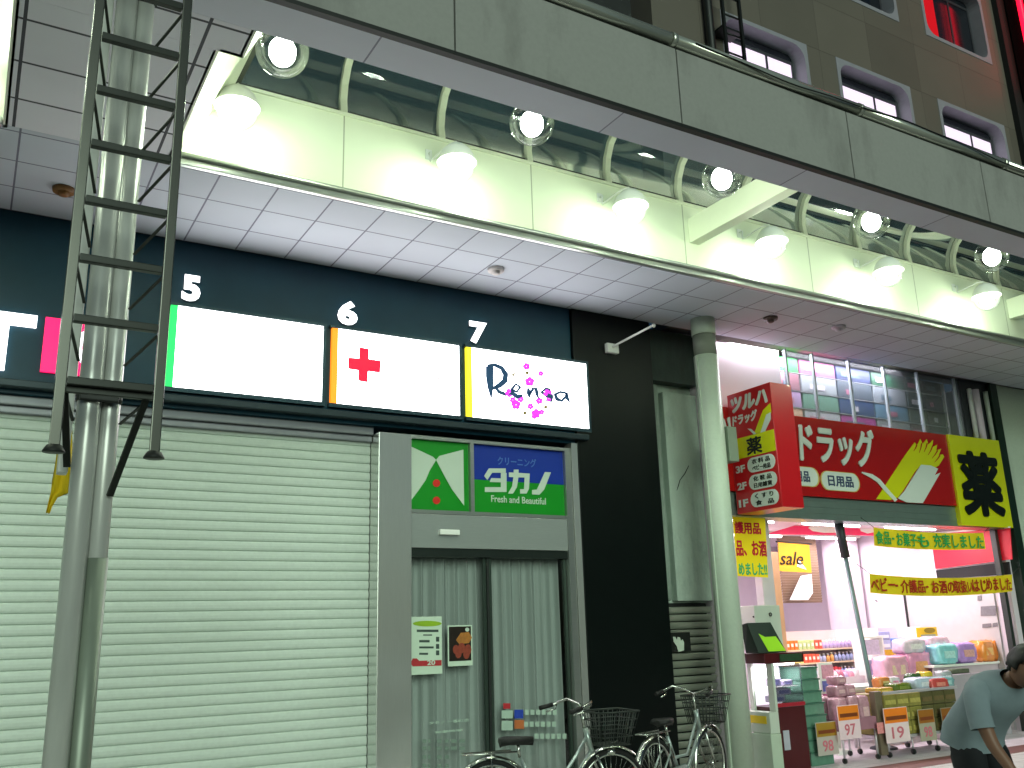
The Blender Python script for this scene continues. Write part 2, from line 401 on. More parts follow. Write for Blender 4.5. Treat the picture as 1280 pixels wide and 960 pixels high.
for k in range(-1, 6):
    x = 1.368+1.84*k
    for proto, loc, grp in ((pa, (x, 4.75, 5.115), 'clear globe lamps under the canopy soffit'), (pb, (x+.01, 6.6, 5.36), 'bracket lamps along the cream skylight wall')):
        o = proto if k == -1 else copy_tree(proto)
        o.location = loc; o['group'] = grp
        if proto is pa:
            l_ = ['clear bowl lamp under the soffit left of the ladder pole', 'largest clear bowl lamp, at the stepped skylight corner beside the ladder', 'clear bowl lamp under the soffit above the red cross sign, before the third glazing rib',
                  'clear bowl lamp just left of the white cross beam', 'clear bowl lamp just right of the white cross beam', 'clear bowl lamp farthest along the soffit, near the right photo edge', 'clear bowl lamp beyond the right photo edge', 'clear bowl lamp at the far canopy end'][k+1]
        else:
            l_ = ['bracket lamp in the skylight opening left of the ladder', 'bracket lamp with white cap in the skylight corner beside the ladder', 'bracket lamp on the cream wall, second from the ladder', 'bracket lamp on the cream wall just before the white cross beam',
                  'bracket lamp on the cream wall right under the white cross beam', 'bracket lamp on the cream wall, first after the cross beam', 'bracket lamp on the cream wall near the right photo edge', 'bracket lamp at the far end of the cream wall'][k+1]
        o['label'] = l_
def on_ceiling(x, y): 
    d = ray(x, y); return EYE+d*(3.45/d.z)
for (x, y), lab, c in (((620, 336), 'small pale smoke detector on white ceiling tiles above the number seven', 'd9d4d2'), ((963, 397), 'dark smoke detector on the ceiling above the drugstore', '5a4a40'), ((80, 236), 'amber detector on the grey ceiling behind the ladder', '8a6030'), ((1048, 408), 'small round vent on the ceiling near the drugstore window', 'c4c2cc')):
    p = on_ceiling(x, y); t = thing('smoke_detector', lab, 'detector', (p.x, p.y, 5.0), 'detectors on the canopy ceiling')
    part('base', MB().lathe([(.001, -.001), (.085, -.001), (.08, -.03), (.001, -.03)], p[:2]+(5.0,) if False else (p.x, p.y, 5.0)), mat('detector_'+c, c, .5), t)
    part('sensor', MB().lathe([(.045, -.031), (.04, -.055), (.02, -.065), (.001, -.066)], (p.x, p.y, 5.0)), mat('sensor_'+c, c, .4), t)

# ================================================================ dark building with the shutter and door
m_black = mat('black_tile_bloom', '0a3a4c', .4, var=.25, scale=3, spec=.3)  # teal cast: bloom from the lit signs put into the black
m_blackcol = mat('black_column', '030a08', .4, var=.3, scale=4, spec=.2)
m_shut = stained('shutter_paint', 'c8d4ca', 'b4c0b4', .5, 1.1, .5, .9, (.4, 1, 2))
m_steel = mat('brushed_steel', 'd4d6d2', .2, .7, var=.10, scale=30, stretch=(12, 12, .3))
m_steelh = mat('brushed_steel_across', 'c0c6c2', .24, .6, var=.12, scale=30, stretch=(.4, 8, 14))
bA = thing('shop_building', 'black tiled shop building with white roller shutter and glass door', 'building', (1.5, 8, 0))
part('sign_wall', MB().box(-6, 5.5, 8.0, 8.5, 3.47, 4.998), m_black, bA)
part('upper_wall', MB().box(-6, 6.7, 8.0, 8.5, 5.06, 13), mat('dark_render', '2a2c2c', .8, var=.3), bA)
part('column', MB().box(5.505, 6.6, 7.96, 8.9, 0, 4.997, .006), m_blackcol, bA)
part('shutter_box', MB().box(-6, 3.22, 8.06, 8.4, 3.39, 3.468, .01).box(-6, 3.22, 8.10, 8.4, 3.33, 3.388, .01), mat('shutter_box', '8a8c92', .45, .5, var=.1), bA)
sh = MB(); prev = None; pitch = .084; z = 0.02
prof = [(0, .004), (.05, -.007), (.25, -.013), (.55, -.014), (.80, -.010), (.94, -.004), (.97, .006)]
while z < 3.34:
    for q, dy in prof:
        row = (sh.bm.verts.new((-6, 8.16+dy, z+q*pitch)), sh.bm.verts.new((3.22, 8.16+dy, z+q*pitch)))
        if prev: sh.bm.faces.new([prev[0], prev[1], row[1], row[0]])
        prev = row
    z += pitch
part('roller_shutter', sh, m_shut, bA, 'closed white slatted roller shutter')
part('shutter_backing', MB().box(-6, 3.22, 8.2, 8.3, 0, 3.32), m_joint, bA)
part('jamb', MB().box(3.225, 3.56, 7.94, 8.35, 0, 3.40, .004), m_steel, bA)
# door unit
fr = MB().box(3.562, 5.42, 7.98, 8.06, 2.655, 2.69).box(3.562, 5.42, 7.98, 8.06, 3.375, 3.41).box(4.215, 4.255, 7.98, 8.06, 2.69, 3.375).box(5.345, 5.42, 7.98, 8.06, 0, 2.655).box(5.345, 5.42, 7.98, 8.06, 2.69, 3.375)
part('door_frame', fr, m_alu, bA)
part('door_post', MB().box(5.425, 5.50, 7.965, 8.1, 0, 3.467), m_steel, bA)
part('lintel', MB().box(3.562, 5.343, 7.985, 8.2, 2.33, 2.653, .004), m_steelh, bA)
part('lintel_rail', MB().box(3.562, 5.343, 8.0, 8.2, 2.25, 2.328), mat('rail_dark', '3c4440', .35, .8), bA)
part('door_sensor', MB().box(3.86, 4.07, 7.945, 7.984, 2.455, 2.505, .006), m_white, bA)
m_dglass = glass('door_glass', (.94, .95, .94), 1.0, .03)
for xa, xb in ((3.565, 4.40), (4.43, 5.34)):
    d = part('door_leaf', MB().box(xa, xb, 8.055, 8.063, .06, 2.24), m_dglass, bA)
    part('leaf_frame', MB().box(xa, xa+.03, 8.045, 8.075, .02, 2.248).box(xb-.03, xb, 8.045, 8.075, .02, 2.248).box(xa+.031, xb-.031, 8.045, 8.075, .02, .075), mat('bronze_frame', '4a5850', .35, .7), d)
part('door_strip', MB().box(4.402, 4.428, 8.03, 8.075, .02, 2.248), mat('seal', '141a18', .6), bA)
cu = MB(); prev = None; x = 3.57
while x < 5.34:
    w = .075*abs(math.sin(x*29+.6*math.sin(x*7)))-.035+.02*math.sin(x*17+1)+.006*math.sin(x*131)
    row = (cu.bm.verts.new((x, 8.19+w, .05)), cu.bm.verts.new((x, 8.19+w*.7, 2.27)))
    if prev: f = cu.bm.faces.new([prev[0], row[0], row[1], prev[1]]); f.smooth = True
    prev = row; x += .006
part('curtain', cu, mat('grey_curtain', 'b9c3c0', .9, var=.15, scale=3, stretch=(14, 1, .3)), bA)
part('inner_wall', MB().box(3.5, 5.5, 8.3, 8.34, 0, 3.46), m_joint, bA)
part('sign_ledge', MB().box(-6, 5.62, 7.9, 8.0, 3.50, 3.56, .008), mat('ledge', '26343a', .4, .4), bA)

# ---- illuminated signs
m_lit = mat('lit_acrylic', (1, .985, .99), .3, var=.005, emit=5.4, ecol=(1, .97, .985))
def stripe(c, e=1.1): return mat('stripe_'+c, c, .4, var=.02, emit=e, ecol=c)
m_frame = mat('sign_frame', '2f4650', .35, .6)
def litsign(name, label, px0, px1, col):
    x0, x1 = px0, px1
    t = thing(name, label, 'sign', ((x0+x1)/2, 7.98, 3.63), 'lit white sign boxes in the black wall')
    part('face', MB().box(x0+.05, x1, 7.955, 7.998, 3.64, 4.37), m_lit, t)
    part('frame', MB().box(x0-.03, x1+.03, 7.95, 7.999, 3.60, 3.637).box(x0-.03, x1+.03, 7.95, 7.999, 4.373, 4.40).box(x1+.003, x1+.03, 7.95, 7.999, 3.638, 4.372), m_frame, t)
    part('colour_stripe', MB().box(x0-.01, x0+.048, 7.955, 7.998, 3.64, 4.37), stripe(col), t)
    return t
s5 = litsign('sign_box', 'blank lit white sign with green left edge under the number five', 1.30, 2.66, '20e060')
s6 = litsign('sign_box', 'lit white sign with a red cross and orange left edge', 2.76, 4.09, 'ff8a1a')
s7 = litsign('sign_box', 'lit white sign with flowers and handwritten name, yellow left edge', 4.19, 5.66, 'ffee30')
m_red = mat('lit_red', 'e00030', .4, emit=.9, ecol='f00034', var=.02)
YS = 7.953
part('cross', MB().polyY([(449, 434), (461, 436), (461, 449), (476, 451), (475, 466), (460, 464), (459, 478), (448, 476), (448, 463), (435, 461), (435, 447), (449, 448)], YS), m_red, s6)
textpx('lettering', '献血ルーム', mat('faint_print', 'd9c9c9', .5, emit=.55, ecol='e6d2d4', var=0), s6, (490, 479, 566, 463), YS, .002)
m_ink = mat('lit_ink', '1c4468', .6, emit=.16, ecol='2c5f90', var=.1)
lg = MB()
lg.stroke([(612, 458), (612, 470), (613, 484), (614, 497)], [9.7, 9.7, 7.5, 1.8], YS-.003)
lg.stroke([(609, 457), (618, 456), (627, 460), (632, 468), (631, 476), (624, 482), (615, 486)], [3.2, 4.6, 5.4, 6.8, 7.5, 6.8, 3.2], YS-.003)
lg.stroke([(619, 484), (624, 490), (632, 493), (640, 492)], [3.2, 4.6, 4.6, 1.8], YS-.003)
lg.stroke([(640, 487), (646, 490), (650, 484), (645, 480), (640, 486), (641, 492), (647, 496), (653, 494)], [3.2, 3.2, 3.9, 3.2, 3.9, 5.4, 6.1, 3.2], YS-.003)
lg.stroke([(660, 485), (661, 491), (662, 497)], [2.5, 6.1, 2.5], YS-.003); lg.stroke([(662, 493), (666, 486), (670, 486), (671, 492), (673, 498)], [3.2, 3.9, 4.6, 4.6, 1.8], YS-.003)
lg.stroke([(688, 487), (682, 486), (677, 490), (683, 494), (690, 496), (689, 501), (681, 500)], [3.2, 3.9, 4.6, 5.4, 6.1, 4.6, 1.8], YS-.003)
lg.stroke([(707, 491), (700, 490), (694, 493), (696, 499), (702, 501), (707, 496), (708, 490), (709, 498), (712, 503)], [3.2, 3.2, 4.6, 5.4, 3.9, 3.2, 3.9, 4.6, 1.8], YS-.003)
part('lettering', lg, m_ink, s7)
fl = MB()
for x, y, r in ((658, 458, 4.5), (662, 477, 6), (676, 467, 3.5), (637, 491, 5.5), (641, 500, 4), (645, 506, 6), (651, 499, 4), (674, 501, 4.5), (685, 492, 5.5), (686, 498, 3.5), (663, 508, 4), (670, 517, 6), (677, 515, 3.5), (668, 520, 4)):
    for k in range(5):
        a = k*1.257+r; cx_, cy_ = x+math.cos(a)*r*.55, y+math.sin(a)*r*.55
        fl.polyY([(cx_+math.cos(b)*r*.52, cy_+math.sin(b)*r*.52) for b in [j*.7854 for j in range(8)]], YS-.004-.0004*k, .001)
part('flowers', fl, mat('lit_magenta', 'd838e0', .5, var=.35, scale=60, emit=.75), s7)
lf = MB()
for pts in ([(638, 470), (642, 468), (646, 463)], [(640, 467), (643, 471)], [(650, 456), (652, 459)], [(681, 469), (683, 473)], [(663, 503), (668, 502)], [(675, 516), (680, 517)]): lf.stroke(pts, [1, 2.2, 1][:len(pts)] if len(pts) == 3 else [1, 2], YS-.002, .001)
for x, y in ((682, 509), (656, 516), (659, 466)): lf.polyY([(x+2.6*math.cos(b), y+2.6*math.sin(b)) for b in [j*1.05 for j in range(6)]], YS-.002, .001)
part('leaves', lf, mat('lit_olive', '7d7440', .5, emit=.4, ecol='8a7c48'), s7)
# ---- numerals and the lettering cut by the pole
m_num = mat('lit_white', (1, 1, 1), .4, var=0, emit=2.2, ecol=(.97, .97, 1))
def glyph(nm, s, label, px, grp, bold=.03):
    a, b = at(px[0], px[1], 7.99), at(px[2], px[3], 7.99)
    c = (a+b)/2; t = thing(nm, label, 'number sign' if nm == 'number_sign' else 'sign', (c.x, 7.99, a.z), grp)
    text('face', s, m_num, t, (a.x, 7.975, a.z), XD, ZD, b.x-a.x, b.z-a.z, .012, bold)
    text('back', s, m_frame, t, (a.x+.004, 7.998, a.z-.004), XD, ZD, b.x-a.x, b.z-a.z, .02, bold+.008); return t
for s, px in (('5', (226, 375.5, 251, 347)), ('6', (421, 405, 446, 379)), ('7', (586, 428.5, 607, 405))):
    glyph('number_sign', s, 'white lit numeral %s on the black wall above its sign' % {'5': 'five', '6': 'six', '7': 'seven'}[s], px, 'white numerals over the lit signs', .045)
tt = thing('letter_sign', 'large lit white letter T on the black wall left of the pole', 'sign', at(20, 465, 7.99))
part('face', MB().box(-.30, .275, 7.97, 7.999, 4.02, 4.12).box(-.06, .085, 7.97, 7.999, 3.64, 4.018), m_num, tt)
pk = thing('pink_sign', 'lit pink square with a white ring, behind the ladder pole', 'sign', at(75, 466, 7.99))
part('face', MB().box(.335, 1.06, 7.97, 7.999, 3.66, 4.12) if False else MB().box(.335, .80, 7.97, 7.999, 3.66, 4.12), mat('lit_pink', 'ff0a6a', .4, emit=.95, ecol='ff0a66', var=.02), pk)
part('ring', MB().lathe([(.10, -.008), (.165, -.008), (.165, 0), (.10, 0), (.10, -.008)], (.72, 7.968, 3.90), 'Y', 32), m_num, pk)

# ---- signs over the door
m_g = mat('sign_green', '0a8a1c', .35, var=.06); m_b = mat('sign_blue', '0a2f96', .35, var=.06); m_w = mat('sign_white', 'c4d4c4', .4, var=.04); m_dot = mat('sign_dot', 'd0281c', .4)
YT = 8.02
t1 = thing('transom_sign', 'green sign with white butterfly shape and two red dots above the door', 'sign', (3.9, YT, 2.69), 'signs over the door')
part('panel', MB().box(3.565, 4.213, YT, YT+.02, 2.692, 3.373), m_g, t1)
lw = [(511, 557), (541, 571), (545, 575), (537, 588), (532, 600), (523, 613), (511, 629)]
rw = [(545, 575), (549, 570), (579, 562), (580, 632), (565, 612), (556, 596)]
part('wing', MB().polyY(lw, YT-.002), m_w, t1); part('wing', MB().polyY(rw, YT-.002), m_w, t1)
for y in (604, 625.5): part('dot', MB().polyY([(545.5+4.6*math.cos(b), y+4.8*math.sin(b)) for b in [j*.393 for j in range(16)]], YT-.002), m_dot, t1)
t2 = thing('transom_sign', 'blue and green laundry sign with white katakana above the door', 'sign', (4.8, YT, 2.69), 'signs over the door')
part('panel', MB().box(4.257, 5.343, YT, YT+.02, 3.02, 3.373), m_b, t2); part('panel', MB().box(4.257, 5.343, YT, YT+.02, 2.692, 3.018), m_g, t2)
ka = MB()
ka.polyY([(605, 595), (611, 585.5), (632, 585.5), (632, 591), (615, 591), (609, 600)], YT-.002)
ka.polyY([(626, 591.2), (633, 591.2), (633, 615), (606, 615), (606, 609), (626, 609)], YT-.002); ka.polyY([(614, 597.5), (625.8, 598), (625.8, 603), (612, 602.5)], YT-.002)
ka.polyY([(636, 590.5), (642, 590.8), (642, 587), (648, 587), (648, 591.2), (662, 592), (661, 611), (658, 617), (650, 617), (650, 611.5), (655, 611.5), (655.5, 597), (647.8, 596.8), (646, 609), (641, 617), (635, 617), (640, 608), (641.6, 596.5), (636, 596.2)], YT-.002)
ka.polyY([(681, 590), (688.5, 590.5), (680, 612), (674, 618.5), (665, 618), (665, 612.5), (671, 612)], YT-.002)
part('lettering', ka, m_w, t2)
textpx('lettering', 'Fresh and Beautiful', m_w, t2, (614, 627.5, 682, 622.5), YT-.002, .003, .012)
textpx('lettering', 'クリーニング', mat('sign_paleblue', '4a74b8', .4), t2, (622, 581, 670, 574), YT-.002, .003, .02)
# ---- door notices
YD = 8.042
p1 = thing('notice', 'white price notice with lime heading and red band taped to the door', 'poster', (3.74, YD, 1.18), 'notices on the door')
part('sheet', MB().box(3.565, 3.915, YD, YD+.002, 1.185, 1.70), mat('paper', 'c8dcc8', .6, var=.03), p1)
part('heading', MB().polyY([(534+18*math.cos(b), 779.5+3.6*math.sin(b)) for b in [j*.314 for j in range(20)]], YD-.001, .001), mat('lime', '8fb424', .5), p1)
bars = MB()
for x0, x1, y, h in ((521, 548, 787, 3), (529, 540, 793, 1.5), (524, 537, 800, 3), (524, 542, 808, 2.5), (524, 535, 816, 2.5)): bars.polyY([(x0, y), (x1, y), (x1, y+h), (x0, y+h)], YD-.001, .001)
for y in (796, 805, 813): bars.polyY([(545, y), (549, y), (549, y+6), (545, y+6)], YD-.001, .001)
part('print', bars, mat('notice_ink', '3a4a44', .6), p1)
part('red_band', MB().polyY([(513, 829), (516, 823), (521, 823), (524, 826), (552, 825), (552, 832), (516, 833)], YD-.001, .001), mat('notice_red', 'b02a30', .6), p1)
textpx('lettering', '20', m_w, p1, (534, 831.5, 544, 825), YD-.003, .001, .03)
p2 = thing('notice', 'small dark photo poster with white border on the door', 'poster', (4.1, YD, 1.25), 'notices on the door')
part('sheet', MB().box(3.975, 4.235, YD, YD+.002, 1.245, 1.615), mat('paper', 'c8dcc8', .6), p2)
part('picture', MB().box(3.988, 4.222, YD-.002, YD-.0005, 1.29, 1.603), mat('poster_dark', '20160e', .4, var=.8, scale=9), p2)
bl = MB()
for x, y, r in ((570, 812, 4), (577, 810, 4.5), (585, 812, 4.5), (573, 817, 4), (583, 818, 4)): bl.polyY([(x+r*math.cos(b), y+1.5*r*math.sin(b)) for b in [j*.628 for j in range(10)]], YD-.0025-.0003*r, .0005)
part('picture_shape', bl, mat('poster_red', '8c3a28', .5, var=.5, scale=30), p2)
part('picture_shape', MB().polyY([(570, 800), (576, 791), (586, 790), (590, 797), (586, 804), (574, 805)], YD-.0025, .0005), mat('poster_amber', 'a86c2c', .5, var=.5, scale=30), p2)
part('picture_shape', MB().polyY([(584+2.6*math.cos(b), 787+2.6*math.sin(b)) for b in [j*.628 for j in range(10)]], YD-.004, .0005), m_w, p2)
# window lettering on the glass leaves: one part of the building's door
m_vinyl = mat('vinyl_white', 'a9c0b0', .6)
dl = [o for o in bA.children if o.name.startswith('door_leaf')]
YV = 8.04
textpx('lettering', 'タカノ 一番町店', m_vinyl, dl[0], (536, 906, 586, 898), YV, .001, .02)
textpx('lettering', '営業時間', m_vinyl, dl[0], (544, 917, 578, 911), YV, .001, .03)
vb = MB()
for r_, y in enumerate((924, 933, 944, 955)):
    for x0, x1 in ((528, 534), (535, 539), (546, 553), (556, 562), (564, 572), (574, 582))[:(6, 6, 4, 4)[r_]]:
        vb.polyY([(x0, y), (x1-1, y), (x1-1, y+4.5), (x0, y+4.5)], YV+.003, .001)
part('print', vb, mat('vinyl_faint', '74887c', .6), dl[0])
vc = MB()
for x0, n, y in ((656, 6, 887), (655, 6, 902), (636, 3, 921), (668, 6, 917)):
    for i in range(n): vc.polyY([(x0+i*7, y), (x0+i*7+5, y), (x0+i*7+5, y+6.5), (x0+i*7, y+6.5)], YV+.003, .001)
part('print', vc, m_vinyl, dl[1])
for px, c in (((629, 879, 638, 886), 'b02830'), ((643, 887, 654, 898), '2040a8'), ((643, 900, 655, 911), 'b86838')):
    part('pictogram', MB().polyY([(px[0], px[1]), (px[2], px[1]), (px[2], px[3]), (px[0], px[3])], YV+.003, .001), mat('pict_'+c, c, .5), dl[1])
for px in ((627, 888, 641, 898), (627, 901, 641, 913)):
    part('pictogram', MB().polyY([(px[0], px[1]), (px[2], px[1]), (px[2], px[3]), (px[0], px[3])], YV+.003, .001), m_vinyl, dl[1])
# ---- camera bracket on the black column
sc = thing('wall_bracket', 'white wall box with a thin rod sticking out of the black column', 'bracket', (6.0, 7.95, 4.52))
part('box', MB().box(5.93, 6.09, 7.90, 7.958, 4.53, 4.64, .008), m_white, sc)
part('rod', MB().tube([(6.0, 7.9, 4.60), (6.18, 7.42, 4.72), (6.2, 7.40, 4.725)], .012).ball((6.2, 7.40, 4.725), .022, seg=10), m_white, sc)

# ================================================================ ladder pole
pp = thing('steel_pole', 'twin pipe steel canopy pole carrying the ladder', 'pole', (.44, 4.6, 0))
m_pipe = mat('pipe_paint', 'cfd1cc', .3, .3, var=.15, scale=8, stretch=(3, 3, .4))
part('pipe', MB().tube([(.412, 4.58, 0), (.412, 4.58, 5.0)], .053, 20), m_pipe, pp)
part('pipe', MB().tube([(.505, 4.60, 0), (.505, 4.60, 5.0)], .045, 20), m_pipe, pp)
part('side_cover', MB().box(.306, .350, 4.585, 4.66, 2.30, 4.998, .008), mat('pale_cover', 'dfe1da', .4), pp)
part('sleeve', MB().tube([(.505, 4.60, 0), (.505, 4.60, 1.92)], .0485, 20), mat('sleeve', '8a9486', .4, .3), pp)
part('collar', MB().tube([(.412, 4.58, 2.64), (.412, 4.58, 2.70)], .058, 20).tube([(.505, 4.60, 2.64), (.505, 4.60, 2.70)], .050, 20).box(.36, .53, 4.50, 4.53, 2.63, 2.71, .006), m_dark, pp)
ld = thing('ladder', 'grey steel ladder fixed in front of the twin pipe pole, ending above head height', 'ladder', (.46, 4.25, 2.33))
m_rail = mat('ladder_rail', '5c5d57', .25, .8, var=.12, scale=5); m_rung = mat('ladder_rung', '2e312d', .38, .5, var=.2)
for x in (.262, .662):
    part('rail', MB().box(x-.022, x+.022, 4.238, 4.262, 2.36, 6.4, .004).box(x-(.022 if x < .4 else -.016), x-(.016 if x < .4 else -.022), 4.262, 4.30, 2.66, 6.4), m_rail, ld)
    part('foot', MB().lathe([(.001, .03), (.03, .03), (.045, .005), (.045, 0), (.001, 0)], (x, 4.25, 2.33), seg=14), m_dark, ld)
for k in range(13):
    z = 2.645+.2855*k
    part('rung', MB().box(.286, .638, 4.232, 4.268, z-.018, z+.018, .004), m_rung, ld)
    for x, xp in ((.275, .345), (.648, .545)):
        part('stay', MB().bar((x, 4.265, z-.02), (xp, 4.54, z-.11), .014, .006), m_rung, ld)
part('cross_bar', MB().box(.24, .69, 4.266, 4.29, 2.60, 2.63, .003), m_rung, ld)
part('brace', MB().bar((.28, 4.28, 2.63), (.34, 4.53, 2.32), .03, .012), m_rung, ld); part('brace', MB().bar((.62, 4.28, 2.62), (.53, 4.55, 2.20), .03, .012), m_rung, ld)
# ---- flag behind the pole
f = MB(); prev = None
fp = [(77, 528, 88, 524), (75, 545, 90, 540), (72, 565, 90, 560), (69, 585, 90, 578), (66, 600, 90, 596), (64, 612, 86, 616), (62, 620, 72, 622), (59, 632, 65, 634), (57, 641, 62, 642)]
for i, (a, b_, c, d) in enumerate(fp):
    row = []
    for j in range(7):
        q = at(a+(c-a)*j/6, b_+(d-b_)*j/6, 5.0); q.y += .02*math.sin(j*1.9+i*.7); row.append(f.bm.verts.new(q))
    if prev:
        for j in range(6): fc = f.bm.faces.new([prev[j], prev[j+1], row[j+1], row[j]]); fc.smooth = True
    prev = row
fg = thing('pennant', 'torn yellow and red cloth pennant hanging behind the ladder pole', 'flag', at(75, 640, 5.0))
cl_ = part('cloth', f, mat('yellow_cloth', 'e0c000', .8, var=.1), fg)
md = cl_.modifiers.new('s', 'SOLIDIFY'); md.thickness = .003
part('emblem', MB().polyY([(80, 530), (85, 528), (82, 560), (79, 580), (75, 578), (76, 555)], 4.96, .003), mat('red_cloth', 'b00c20', .8), fg)
part('cord', MB().tube([at(82, 470, 5.0), at(83, 524, 5.0)], .004, 6), m_dark, fg)

# ================================================================ gap between the buildings, pale column
gw = thing('recess_wall', 'stained grey green concrete wall between the two shops with louvre panel', 'wall', (7.0, 8.3, 0))
m_conc = stained('pale_concrete', 'a2b2a6', '4a564e', .8, 1.3, .48, .72)
part('wall', MB().box(6.602, 7.445, 8.30, 8.5, 1.80, 4.998), m_conc, gw)
part('pilaster', MB().box(6.93, 7.442, 8.20, 8.298, 1.82, 4.25, .01), m_conc, gw)
part('duct', MB().box(6.62, 6.80, 8.12, 8.298, 1.82, 4.30, .03), stained('duct_paint', '86958a', '56645a', .7), gw)
part('dark_header', MB().box(6.603, 7.44, 8.15, 8.297, 4.36, 4.997), stained('soot', '3a4a44', '18221f', .8), gw)
part('crack', MB().stroke([(861, 582), (856, 592), (850, 600), (848, 607), (846, 613)], [.8, 1.2, .9, 1.2, .5], 8.198, .001), m_joint, gw)
lv = MB()
for i in range(21): lv.bar((6.61, 8.24, .06+i*.083), (7.44, 8.24, .06+i*.083), .012, .075, up=(0, -.6, 1))
part('louvre', lv, mat('louvre_metal', 'a0a898', .35, .5, var=.2), gw)
part('louvre_back', MB().box(6.603, 7.44, 8.31, 8.49, 0, 1.795), m_joint, gw)
hs = thing('hand_notice', 'black square notice with a white hand shape on the louvres', 'notice', (6.9, 8.15, 1.4))
hp = pb = None
a, b = at(838, 815, 8.15), at(862, 790, 8.15)
part('plate', MB().box(a.x, b.x, 8.145, 8.155, a.z, b.z, .004), mat('notice_black', '10140f', .4), hs)
part('hand', MB().polyY([(842, 802), (841, 796), (844, 796), (846, 800), (847, 796), (850, 797), (851, 801), (853, 799), (855, 803), (855, 813), (848, 815), (846, 808)], 8.144, .002), mat('hand_white', 'b8c4b4', .5), hs)
m_col = stained('column_paint', 'b9c8b6', '8f9c8c', .42, 1.0, .55, .85)
pc = thing('pale_column', 'pale green round canopy column between the two shops', 'column', (7.11, 7.62, 0))
part('shaft', MB().tube([(7.12, 7.62, 0), (7.12, 7.62, 4.55)], .138, 28), m_col, pc)
part('seam', MB().box(6.968, 6.985, 7.60, 7.63, 0, 4.54), m_col, pc)
part('band', MB().tube([(7.12, 7.62, 4.552), (7.12, 7.62, 4.80)], .132, 28), mat('column_band', '7c8478', .6, var=.3), pc)
part('capital', MB().tube([(7.12, 7.62, 4.802), (7.12, 7.62, 4.998)], .140, 28), m_col, pc)
part('junction_box', MB().box(7.262, 7.40, 7.52, 7.70, 3.32, 3.72, .008), mat('junction_grey', '7e8c7c', .5), pc)

# ================================================================ drugstore building
bB = thing('drugstore_building', 'drugstore building with open lit shopfront and taupe upper floors', 'building', (10.3, 8, 0))
m_lilac = mat('shop_wall', 'd6cdd6', .55, var=.06)
m_upper = grid('taupe_wall', '6c655c', '5a544c', 0, 1.2, 0, .9, .010, .55, 'XZ', var=.12)
m_rev = mat('window_reveal', '9a98a2', .6)
m_brnframe = mat('window_frame', '55555c', .4, .5)
m_pane = mat('lit_pane', 'e6d4e8', .3, var=.08, scale=1.5, emit=.7, ecol='f0d8f2'); m_panedark = mat('dark_pane', '20242c', .1, var=.3)
# upper facade with rounded window openings
xs = [(8.30, 10.02), (10.65, 12.40), (13.10, 14.95)]; zs = [(8.62, 9.90), (11.12, 12.6)]
XA, XB = 7.05, 15.3
ub = MB().box(XA, XB, 8.0, 8.45, 5.06, zs[0][0]).box(XA, XB, 8.0, 8.45, zs[0][1], zs[1][0]).box(XA, XB, 8.0, 8.45, zs[1][1], 14)
for z0, z1 in zs:
    e = [XA]+[v for p in xs for v in p]+[XB]
    for i in range(0, len(e), 2): ub.box(e[i], e[i+1], 8.0, 8.45, z0+.0005, z1-.0005)
part('upper_wall', ub, m_upper, bB)
def rr(x0, x1, z0, z1, r, n=6):
    P = []
    for cx_, cz_, a0 in ((x1-r, z1-r, 0), (x0+r, z1-r, 90), (x0+r, z0+r, 180), (x1-r, z0+r, 270)):
        for i in range(n+1):
            t = R(a0+90*i/n); P.append((cx_+r*math.cos(t), cz_+r*math.sin(t)))
    return P
def window(x0, x1, z0, z1, lit):
    m = MB(); n = 6; inn = rr(x0+.07, x1-.07, z0+.07, z1-.07, .22, n); out = rr(x0+.001, x1-.001, z0+.001, z1-.001, .002, n)
    rows = []
    for (a, b_), (c, d) in zip(out, inn):
        rows.append([m.bm.verts.new(p) for p in ((a, 7.992, b_), (c, 7.992, d), (c, 8.24, d), (a, 8.24, b_))])
    for i in range(len(rows)):
        p, q = rows[i], rows[(i+1) % len(rows)]
        for k in range(4): m.bm.faces.new([p[k], p[(k+1) % 4], q[(k+1) % 4], q[k]])
    w = part('window', m, m_rev, bB)
    xm = x0+(x1-x0)*.62
    part('frame', MB().box(x0+.11, x1-.11, 8.20, 8.24, z1-.27, z1-.22).box(x0+.11, x1-.11, 8.20, 8.24, z0+.11, z0+.16).box(xm-.02, xm+.02, 8.20, 8.24, z0+.161, z1-.271).box(x0+.10, x0+.14, 8.20, 8.24, z0+.161, z1-.271).box(x1-.14, x1-.10, 8.20, 8.24, z0+.161, z1-.271), m_brnframe, w)
    part('pane', MB().box(x0+.141, xm-.021, 8.21, 8.22, z0+.161, z1-.271).box(xm+.021, x1-.141, 8.21, 8.22, z0+.161, z1-.271), m_pane if lit else m_panedark, w)
    part('blind', MB().box(x0+.11, x1-.11, 8.21, 8.235, z1-.219, z1-.10), m_panedark, w)
    return w
for i, (x0, x1) in enumerate(xs):
    window(x0, x1, *zs[0], True); window(x0, x1, *zs[1], False)
part('parapet_edge', MB().box(15.302, 15.42, 7.9, 8.3, 5.06, 14), m_joint, bB)
part('downpipe', MB().tube([(7.98, 7.9, 5.9), (7.98, 7.9, 14)], .06, 12), mat('pipe_dark', '1c1f1e', .5), bB)
rp = thing('red_poster', 'bright red lit panel with white marks inside the upper window', 'sign', (13.5, 8.25, 11.25))
part('panel', MB().box(13.22, 13.75, 8.17, 8.19, 11.25, 12.48), mat('red_panel', 'd01018', .4, emit=.35, ecol='e01020'), rp)
mk = MB()
for z in (11.40, 11.75, 12.1): mk.box(13.24, 13.32, 8.162, 8.169, z, z+.2)
part('mark', mk, m_num, rp)
wl = thing('wall_ladder', 'narrow black ladder above the canopy rail against the taupe upper wall', 'ladder', (8.28, 7.75, 5.87))
